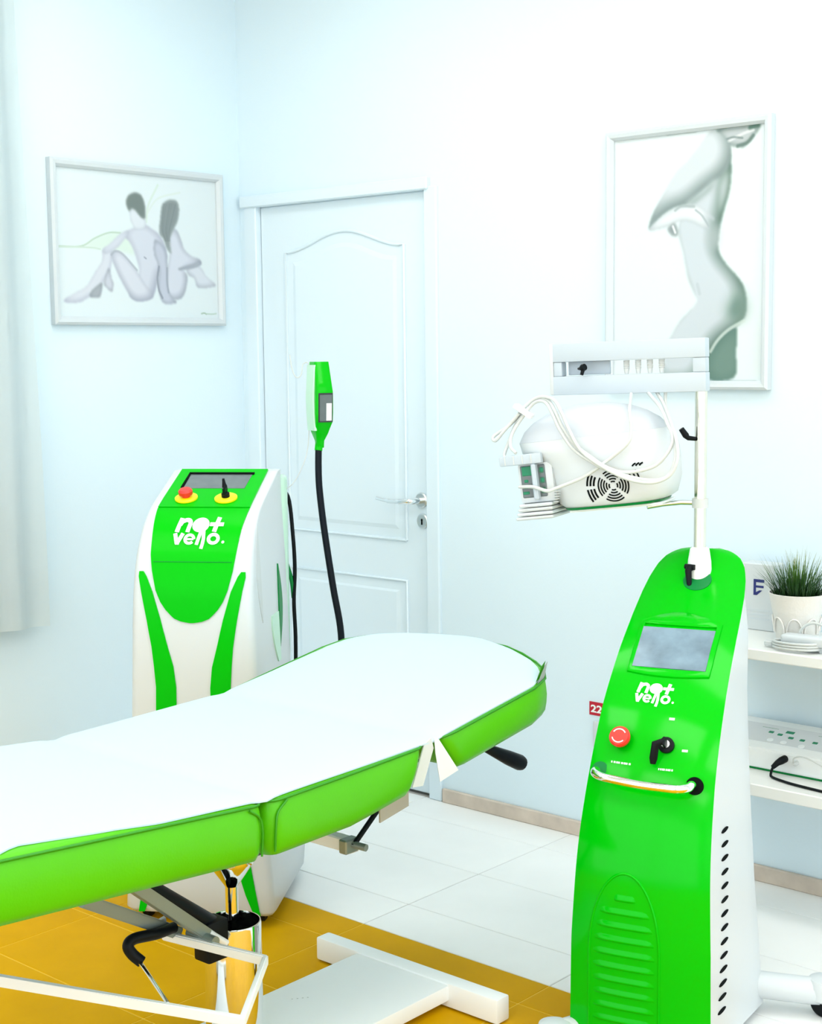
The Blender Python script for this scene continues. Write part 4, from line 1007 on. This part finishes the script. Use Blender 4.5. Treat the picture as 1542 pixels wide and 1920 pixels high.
# pole with collar
PX, PY = 0.004, 0.478
lathe('recess_shade_disc', M['green_dark'], rm, [(0.033, 0.0), (0.033, 0.0040), (0.028, 0.005)], 32, r_mtx(PX+0.002, 0.969, 0.0015))  # flat disc; shading of the recess is put into its dark colour
lathe('collar', M['white_metal'], rm, [(0.024, 0.93), (0.0275, 0.955), (0.0285, 0.985), (0.027, 1.015), (0.0225, 1.043), (0.018, 1.047)], 32, Matrix.Translation((PX, PY-0.012, 0)))
lathe('pole', M['brushed'], rm, [(0.0145, 1.03), (0.0145, 1.43)], 28, Matrix.Translation((PX-0.001, PY-0.008, 0)))
tube('clamp_lever', M['black'], rm, [(PX-0.016, PY-0.04, 1.000), (PX-0.018, PY-0.047, 0.995), (PX-0.014, PY-0.052, 0.965), (PX-0.011, PY-0.054, 0.945)], [0.009, 0.008, 0.006, 0.0065], 10)
tube('clamp_lever', M['black'], rm, [(PX-0.028, PY-0.034, 1.003), (PX-0.004, PY-0.042, 1.003)], 0.0065, 10)
tube('pole_knob', M['black'], rm, [(PX-0.010, PY-0.02, 1.302), (PX-0.026, PY-0.026, 1.304), (PX-0.031, PY-0.03, 1.310), (PX-0.041, PY-0.035, 1.326)], [0.005, 0.006, 0.008, 0.0065], 10)
# hanger frame on top
hg = Matrix.Translation((PX, PY-0.008, 1.478)) @ Matrix.Rotation(rad(-1.6), 4, 'Y').inverted()
hgm = Matrix.Translation((PX, PY-0.008, 1.478)) @ Matrix.Rotation(rad(-1.6), 4, 'Y')
def hb(name, m, *a, bev=0.003): return box(name, m, rm, *a, bev, 2, hgm)
hb('hanger_bar', M['hanger'], -0.366, 0.013, -0.02, 0.02, 0.013, 0.058)
hb('hanger_bar', M['hanger'], -0.366, 0.013, -0.02, 0.02, -0.066, -0.021)
hb('hanger_post', M['grey_plastic'], -0.368, -0.358, -0.021, 0.021, -0.065, 0.057)
hb('hanger_block', M['hanger'], -0.358, -0.337, -0.018, 0.018, -0.021, 0.013)
hb('hanger_block', M['hanger'], -0.018, 0.0125, -0.018, 0.018, -0.021, 0.013)
hb('hanger_plate', M['hanger'], -0.330, -0.225, 0.010, 0.018, -0.019, 0.013, bev=0.002)
tube('hanger_knob', M['black'], rm, [hgm @ Vector(q) for q in ((-0.300, -0.002, -0.004), (-0.288, -0.024, -0.004), (-0.280, -0.030, -0.002), (-0.274, -0.033, 0.0))], [0.003, 0.004, 0.009, 0.008], 12)
tube('hanger_knob', M['black'], rm, [hgm @ Vector(q) for q in ((-0.279, -0.030, -0.004), (-0.282, -0.034, -0.019))], [0.005, 0.004], 10)
for k in range(4):
    xx = -0.180+0.0285*k
    prof = [(0.0065, 0.012)]
    for q in range(5): prof += [(0.0078, 0.010-0.004*q), (0.0062, 0.008-0.004*q)]
    prof += [(0.0062, -0.012), (0.0048, -0.020)]
    lathe('cable_gland', M['grey_plastic'], rm, prof, 16, hgm @ Matrix.Translation((xx, -0.004, 0)))
# hanging cables
def rcable(pts, r=0.0042): tube('hanging_cable', M['cable'], rm, pts, r, 8, 7)
rcable([(-0.168, 0.468, 1.445), (-0.164, 0.465, 1.413), (-0.146, 0.40, 1.392), (-0.126, 0.325, 1.372), (-0.117, 0.308, 1.326), (-0.127, 0.303, 1.295), (-0.182, 0.305, 1.251), (-0.231, 0.302, 1.218), (-0.294, 0.302, 1.192), (-0.317, 0.302, 1.185), (-0.356, 0.315, 1.192), (-0.395, 0.325, 1.19)])
rcable([(-0.140, 0.468, 1.445), (-0.127, 0.465, 1.415), (-0.070, 0.38, 1.378), (-0.042, 0.34, 1.343), (-0.022, 0.315, 1.309), (-0.035, 0.305, 1.274), (-0.066, 0.302, 1.246), (-0.127, 0.300, 1.233), (-0.172, 0.299, 1.244), (-0.21, 0.299, 1.267), (-0.248, 0.300, 1.294), (-0.279, 0.304, 1.333), (-0.301, 0.315, 1.369), (-0.326, 0.34, 1.392), (-0.359, 0.355, 1.397), (-0.384, 0.36, 1.374), (-0.415, 0.36, 1.337), (-0.433, 0.35, 1.288), (-0.438, 0.34, 1.263), (-0.423, 0.325, 1.252)])
rcable([(-0.111, 0.468, 1.445), (-0.104, 0.465, 1.415), (-0.08, 0.44, 1.386), (-0.042, 0.36, 1.346), (-0.014, 0.31, 1.313), (-0.006, 0.296, 1.268), (-0.02, 0.293, 1.232), (-0.052, 0.292, 1.214), (-0.092, 0.292, 1.213), (-0.137, 0.291, 1.225), (-0.19, 0.290, 1.252), (-0.232, 0.291, 1.283), (-0.259, 0.294, 1.326), (-0.283, 0.304, 1.369), (-0.311, 0.33, 1.396), (-0.354, 0.35, 1.401), (-0.393, 0.36, 1.378), (-0.428, 0.36, 1.337), (-0.471, 0.355, 1.307), (-0.464, 0.35, 1.297), (-0.442, 0.35, 1.321), (-0.406, 0.355, 1.362)])
rcable([(-0.083, 0.468, 1.445), (-0.081, 0.465, 1.415), (-0.076, 0.45, 1.381), (-0.042, 0.37, 1.341), (-0.020, 0.32, 1.305), (-0.012, 0.300, 1.267), (-0.028, 0.297, 1.228), (-0.065, 0.296, 1.217), (-0.118, 0.295, 1.224), (-0.171, 0.295, 1.239), (-0.212, 0.295, 1.259), (-0.253, 0.296, 1.286), (-0.286, 0.301, 1.329), (-0.309, 0.315, 1.365), (-0.336, 0.34, 1.39), (-0.367, 0.352, 1.387), (-0.4, 0.355, 1.35), (-0.420, 0.345, 1.313), (-0.418, 0.33, 1.285), (-0.40, 0.318, 1.270)])
box('cable_tie', M['white_metal'], rm, -0.026, 0.026, -0.012, 0.012, -0.006, 0.006, 0.002, 1, Matrix.Translation((-0.393, 0.352, 1.368)) @ Matrix.Rotation(rad(32), 4, 'Y'))
# tray that carries the white unit
UX, UY, UZ, UT = -0.215, 0.425, 1.147, rad(-7)
tray_m = Matrix.Translation((UX, UY, UZ)) @ Matrix.Rotation(UT, 4, 'Y')
box('tray', M['white_metal'], rm, -0.07, 0.15, -0.06, 0.08, -0.011, -0.0045, 0.002, 1, tray_m)
tube('tray_arm', M['steel'], rm, [(PX-0.01, PY+0.005, 1.150), (PX-0.05, PY, 1.150), (PX-0.085, PY-0.02, 1.147), (PX-0.12, PY-0.04, 1.141)], 0.006, 10)
lathe('tray_clamp', M['grey_plastic'], rm, [(0.019, 1.140), (0.019, 1.162)], 20, Matrix.Translation((PX-0.001, PY-0.008, 0)))

# white cooling unit on the tray (its own thing)
up = Vector(RO)+Vector((rc*UX-rs*UY, rs*UX+rc*UY, UZ))
un = empty('cooling_unit', up, RA, 'white domed unit with round fan grille under the hanging cables', 'device')
un.rotation_euler = (0, UT, RA)
UZS = [0.0, 0.012, 0.05, 0.10, 0.125, 0.14, 0.165, 0.19, 0.21, 0.225, 0.235, 0.24]
UXL = [-0.085, -0.100, -0.108, -0.118, -0.150, -0.180, -0.186, -0.172, -0.148, -0.115, -0.08, -0.04]
UXR = [0.150, 0.172, 0.186, 0.188, 0.187, 0.184, 0.172, 0.150, 0.122, 0.09, 0.055, 0.02]
UD = [0.085, 0.096, 0.102, 0.104, 0.104, 0.103, 0.097, 0.085, 0.070, 0.054, 0.038, 0.02]
UE = 0.62
def u_dim(z): return interp(z, UZS, UXL), interp(z, UZS, UXR), interp(z, UZS, UD)
def u_level(z):
    a0, b0, d = u_dim(z); cx0, w = (a0+b0)/2, (b0-a0)/2; pts = []
    for k in range(56):
        a = 2*math.pi*k/56; c, s2 = math.cos(a), math.sin(a)
        pts.append((cx0+w*math.copysign(abs(c)**UE, c), d*math.copysign(abs(s2)**UE, s2)))
    return pts
zloft('shell', M['body'], un, [(z, u_level(z)) for z in (0.0, 0.005, 0.012, 0.03, 0.05, 0.075, 0.10, 0.112, 0.125, 0.133, 0.14, 0.15, 0.165)], 55)
zloft('dome', M['lid'], un, [(z, u_level(z)) for z in (0.1652, 0.172, 0.18, 0.19, 0.20, 0.21, 0.218, 0.225, 0.231, 0.236, 0.24)], 60)
zloft('base_seam', M['green_dark'], un, [(-0.0042, [(x*0.95, y*0.95) for x, y in u_level(0.004)]), (0.0012, [(x*0.99, y*0.99) for x, y in u_level(0.004)])], 50)
def u_face(x, z):
    a0, b0, d = u_dim(z); cx0, w = (a0+b0)/2, (b0-a0)/2
    c = min(0.999, abs(x-cx0)/w)**(1/UE); s2 = math.sqrt(1-c*c)
    return Vector((x, -d*s2**UE, z))
def arc_slot(cx0, cz0, r, a0, a1, wd, name='fan_slot'):
    bm = bmesh.new(); n = max(3, int(abs(a1-a0)/8)); A = []; Bq = []
    for k in range(n+1):
        a = rad(a0+(a1-a0)*k/n)
        for lst, rr in ((A, r-wd/2), (Bq, r+wd/2)):
            P = u_face(cx0+rr*math.cos(a), cz0+rr*math.sin(a)); lst.append((bm.verts.new(P+Vector((0, -0.0012, 0))), bm.verts.new(P+Vector((0, 0.002, 0)))))
    for k in range(n):
        for s3 in (0, 1):
            q = (A[k][s3], A[k+1][s3], Bq[k+1][s3], Bq[k][s3]); bm.faces.new(q if s3 == 0 else q[::-1])
        bm.faces.new((A[k][0], A[k][1], A[k+1][1], A[k+1][0])); bm.faces.new((Bq[k][0], Bq[k+1][0], Bq[k+1][1], Bq[k][1]))
    bm.faces.new((A[0][0], Bq[0][0], Bq[0][1], A[0][1])); bm.faces.new((A[n][0], A[n][1], Bq[n][1], Bq[n][0]))
    obj(name, bm, M['green_dark'] if False else M['vent'], un, smooth=False)
fcx, fcz = 0.058, 0.046
for r in (0.010, 0.0165, 0.023, 0.0295, 0.036):
    for q in range(4):
        g = 9 if r > 0.02 else 16
        arc_slot(fcx, fcz, r, 45+90*q+g, 45+90*(q+1)-g, 0.0032)
for r in (0.047, 0.055, 0.063):
    arc_slot(fcx, fcz, r, 150, 176, 0.0042); arc_slot(fcx, fcz, r, 184, 212, 0.0042)
    arc_slot(fcx, fcz, r, 12, 30, 0.0032)
for k in range(3): arc_slot(0.118+0.008*k, 0.080, 0.012, 100, 150, 0.0036, 'vent_slot')
# left end: control box with display, clip holder and stacked pads
box('control_box', M['body'], un, -0.178, -0.090, -0.088, 0.05, 0.022, 0.118, 0.008, 2)
box('display', M['screen'], un, -0.170, -0.108, -0.0905, -0.087, 0.036, 0.112, 0.002, 1)
box('display', M['btn'], un, -0.166, -0.138, -0.0915, -0.0885, 0.088, 0.110, 0.001, 1)
for k in range(3): box('display_bar', M['btn'], un, -0.168+0.003*k, -0.152, -0.0915, -0.0885, 0.044+0.014*k, 0.051+0.014*k, 0.001, 1)
for k in range(3): box('display_key', M['btn'], un, -0.122, -0.110, -0.0915, -0.0885, 0.044+0.024*k, 0.058+0.024*k, 0.003, 1)
box('clip_holder', M['hanger'], un, -0.214, -0.108, -0.108, -0.090, 0.116, 0.140, 0.004, 2)
for k in range(4): box('clip_divider', M['grey_plastic'], un, -0.200+0.022*k, -0.197+0.022*k, -0.1095, -0.1065, 0.118, 0.138, 0.0005, 1)
box('clip_bracket', M['hanger'], un, -0.137, -0.125, -0.108, -0.088, 0.030, 0.116, 0.003, 1)
for k in range(4): box('pad_tray', M['body'] if k % 2 else M['grey_plastic'], un, -0.190+0.004*k, -0.095, -0.105, 0.03, -0.016+0.010*k, -0.008+0.010*k, 0.003, 1)
for k in range(5): box('side_louvre', M['grey_plastic'], un, -0.094+0.0015*k, -0.082+0.002*k, -0.0965, -0.088, 0.020+0.006*k, 0.0225+0.006*k, 0.0008, 1)

# ------------------------------------------------------------------ shelves and what stands on them
SHX0, SHX1 = 2.05, 3.25
for z1, th, lab in ((0.739, 0.029, 'upper white wall shelf holding the potted grass'), (0.383, 0.033, 'lower white wall shelf holding the white control unit')):
    t = empty('wall_shelf', (SHX0, 0, z1-th), 0, lab, 'shelf', 'white wall shelves')
    box('board', M['shelf'], t, 0, SHX1-SHX0, -0.32, 0.0, 0, th, 0.003, 1)
    for bx in (0.12, 1.08): box('bracket', M['white_metal'], t, bx-0.012, bx+0.012, -0.26, 0.0, -0.012, 0.0, 0.002, 1)
pp = empty('potted_grass', (2.315, -0.165, 0.739), 0, 'small white pot of spiky green ornamental grass', 'plant')
lathe('pot', M['pot'], pp, [(0.050, 0.0), (0.053, 0.004), (0.062, 0.075), (0.0635, 0.078), (0.066, 0.088), (0.074, 0.128), (0.0755, 0.131), (0.072, 0.132), (0.070, 0.122)], 40, cap1=False)
lathe('soil', M['soil'], pp, [(0.0705, 0.118), (0.0, 0.124)], 30, cap1=False)
for k in range(8):
    a0 = rad(45*k+200)
    bm = bmesh.new(); add_tube(bm, [((0.0595+0.004*math.sin(f*math.pi))*math.cos(a0+0.34*math.cos(f*math.pi)), (0.0595+0.004*math.sin(f*math.pi))*math.sin(a0+0.34*math.cos(f*math.pi)), 0.028+0.042*math.sin(f*math.pi)) for f in np.linspace(0, 1, 12)], 0.0022, 6)
    obj('pot_swag', bm, M['pot'], pp, angle=80)
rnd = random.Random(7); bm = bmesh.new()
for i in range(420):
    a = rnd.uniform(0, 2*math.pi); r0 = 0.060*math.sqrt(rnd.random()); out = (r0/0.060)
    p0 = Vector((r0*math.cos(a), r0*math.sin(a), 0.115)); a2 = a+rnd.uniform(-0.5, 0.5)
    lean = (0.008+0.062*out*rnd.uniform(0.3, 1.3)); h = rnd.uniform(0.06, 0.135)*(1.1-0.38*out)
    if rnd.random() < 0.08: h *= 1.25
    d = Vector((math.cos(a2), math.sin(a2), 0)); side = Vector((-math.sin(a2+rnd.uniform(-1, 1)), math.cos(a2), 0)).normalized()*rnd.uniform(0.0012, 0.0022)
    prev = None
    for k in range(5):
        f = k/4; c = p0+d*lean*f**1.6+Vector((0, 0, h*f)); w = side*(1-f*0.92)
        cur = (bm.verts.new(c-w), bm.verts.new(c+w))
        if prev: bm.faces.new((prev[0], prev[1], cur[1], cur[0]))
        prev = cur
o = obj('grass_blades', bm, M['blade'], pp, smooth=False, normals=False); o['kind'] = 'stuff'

bx = empty('product_box', (2.150, -0.055, 0.739), 0.0, 'white carton with dark blue print standing behind the green machine', 'box')
box('carton', M['body'], bx, -0.045, 0.055, -0.03, 0.03, 0.0, 0.185, 0.003, 1)
for a in ((-0.006, 0.001, 0.098, 0.142), (0.001, 0.026, 0.134, 0.142), (0.001, 0.024, 0.119, 0.125)):
    box('blue_print', M['navy'], bx, a[0], a[1], -0.0312, -0.0298, a[2], a[3])
prism('blue_print', M['navy'], bx, [(-0.001, 0.098), (0.004, 0.098), (0.020, 0.112), (0.012, 0.112), (0.001, 0.106)], 0.0298, 0.0312, Matrix(((1, 0, 0, 0), (0, 0, -1, 0), (0, 1, 0, 0), (0, 0, 0, 1))))
for k in range(3): box('fine_print', M['frame_white'], bx, -0.03, 0.042, -0.0308, -0.0299, 0.030+0.012*k, 0.035+0.012*k)

rw = empty('white_applicator', (2.415, -0.265, 0.739), rad(4), 'long white applicator lying on its coiled cable on the upper shelf', 'applicator')
box('handle_body', M['body'], rw, -0.085, 0.13, -0.022, 0.022, 0.016, 0.042, 0.009, 3)
coil = [(-0.095+0.0*k, 0, 0.012) for k in range(1)]
pts = []
for k in range(40):
    a = 2*math.pi*k/13; pts.append((-0.045+0.062*math.cos(a), -0.006+0.036*math.sin(a), 0.0045+0.007*(k/13)))
tube('cable', M['cable'], rw, pts, 0.0035, 8, 3)
pts = [(-0.06, 0.03, 0.012), (-0.05, 0.034, 0.05), (-0.02, 0.036, 0.068), (0.02, 0.036, 0.058), (0.035, 0.036, 0.03)]
tube('cable', M['cable'], rw, pts, 0.0035, 8, 6)
box('plug', M['grey_plastic'], rw, -0.135, -0.112, -0.008, 0.008, 0.004, 0.018, 0.003, 1)

cu_ = empty('control_unit', (2.40, -0.195, 0.383), 0, 'white control unit with green keys on the lower shelf', 'device')
bm = bmesh.new()
prof = [(0.0, 0.006), (0.0, 0.058), (0.008, 0.066), (0.145, 0.100), (0.160, 0.100), (0.165, 0.006)]
a = [bm.verts.new((-0.30, y, z)) for y, z in prof]; b = [bm.verts.new((0.30, y, z)) for y, z in prof]; n = len(prof)
for k in range(n): bm.faces.new((a[k], a[(k+1) % n], b[(k+1) % n], b[k]))
bm.faces.new(a[::-1]); bm.faces.new(b)
bmesh.ops.bevel(bm, geom=bm.edges[:], offset=0.003, segments=2, affect='EDGES')
obj('housing', bm, M['unit'], cu_)
box('base_strip', M['green_dark'], cu_, -0.296, 0.296, 0.003, 0.16, 0.0, 0.007, 0.001, 1)
sl = Vector((0, 0.137, 0.034)).normalized(); nn = Vector((0, -sl.z, sl.y))
def on_unit(x, t, h=0.0): 
    P = Vector((x, 0.008, 0.066))+sl*t+nn*h
    return Matrix(((1, sl.x, nn.x, P.x), (0, sl.y, nn.y, P.y), (0, sl.z, nn.z, P.z), (0, 0, 0, 1)))
def key(name, m, x, t, w, d, h=0.003):
    bm = bmesh.new(); add_box(bm, -w/2, w/2, -d/2, d/2, -0.002, h, 0.001, 1, on_unit(x, t)); obj(name, bm, m, cu_)
key('membrane', M['paper'], 0.0, 0.07, 0.56, 0.10, 0.0008)
for xx, tt in ((-0.182, 0.078), (-0.153, 0.072), (-0.117, 0.064), (-0.083, 0.062), (-0.045, 0.060), (0.0, 0.06), (0.05, 0.06)):
    key('green_key', M['btn'], xx, tt, 0.014, 0.010, 0.0025)
key('readout', M['btn'], -0.133, 0.092, 0.024, 0.013, 0.002)
for xx in (-0.195, -0.03): key('panel_line', M['green_dark'], xx, 0.100, 0.05, 0.0025, 0.0012)
for xx, tt in ((-0.164, 0.036), (-0.124, 0.034), (-0.07, 0.03)):
    bm = bmesh.new(); add_lathe(bm, [(0.009, 0.0), (0.009, 0.002), (0.007, 0.0024)], 18, on_unit(xx, tt)); obj('dial', bm, M['white_metal'], cu_)
tube('black_plug', M['black'], cu_, [(-0.098, 0.002, 0.044), (-0.098, -0.022, 0.043), (-0.104, -0.032, 0.038), (-0.114, -0.038, 0.026)], [0.010, 0.010, 0.008, 0.006], 14)
tube('black_cable', M['black'], cu_, [(-0.113, -0.037, 0.028), (-0.116, -0.042, 0.012), (-0.108, -0.052, 0.005), (-0.07, -0.068, 0.0045), (-0.02, -0.080, 0.0045), (0.08, -0.09, 0.0045), (0.2, -0.08, 0.0045)], 0.0036, 8, 8)
tube('white_plug', M['cable'], cu_, [(-0.062, 0.002, 0.040), (-0.062, -0.014, 0.039), (-0.063, -0.022, 0.042)], [0.006, 0.006, 0.004], 12)
tube('white_cable', M['cable'], cu_, [(-0.063, -0.020, 0.042), (-0.058, -0.028, 0.058), (-0.035, -0.035, 0.068), (0.0, -0.04, 0.064), (0.06, -0.045, 0.045), (0.14, -0.05, 0.02)], 0.002, 6, 8)
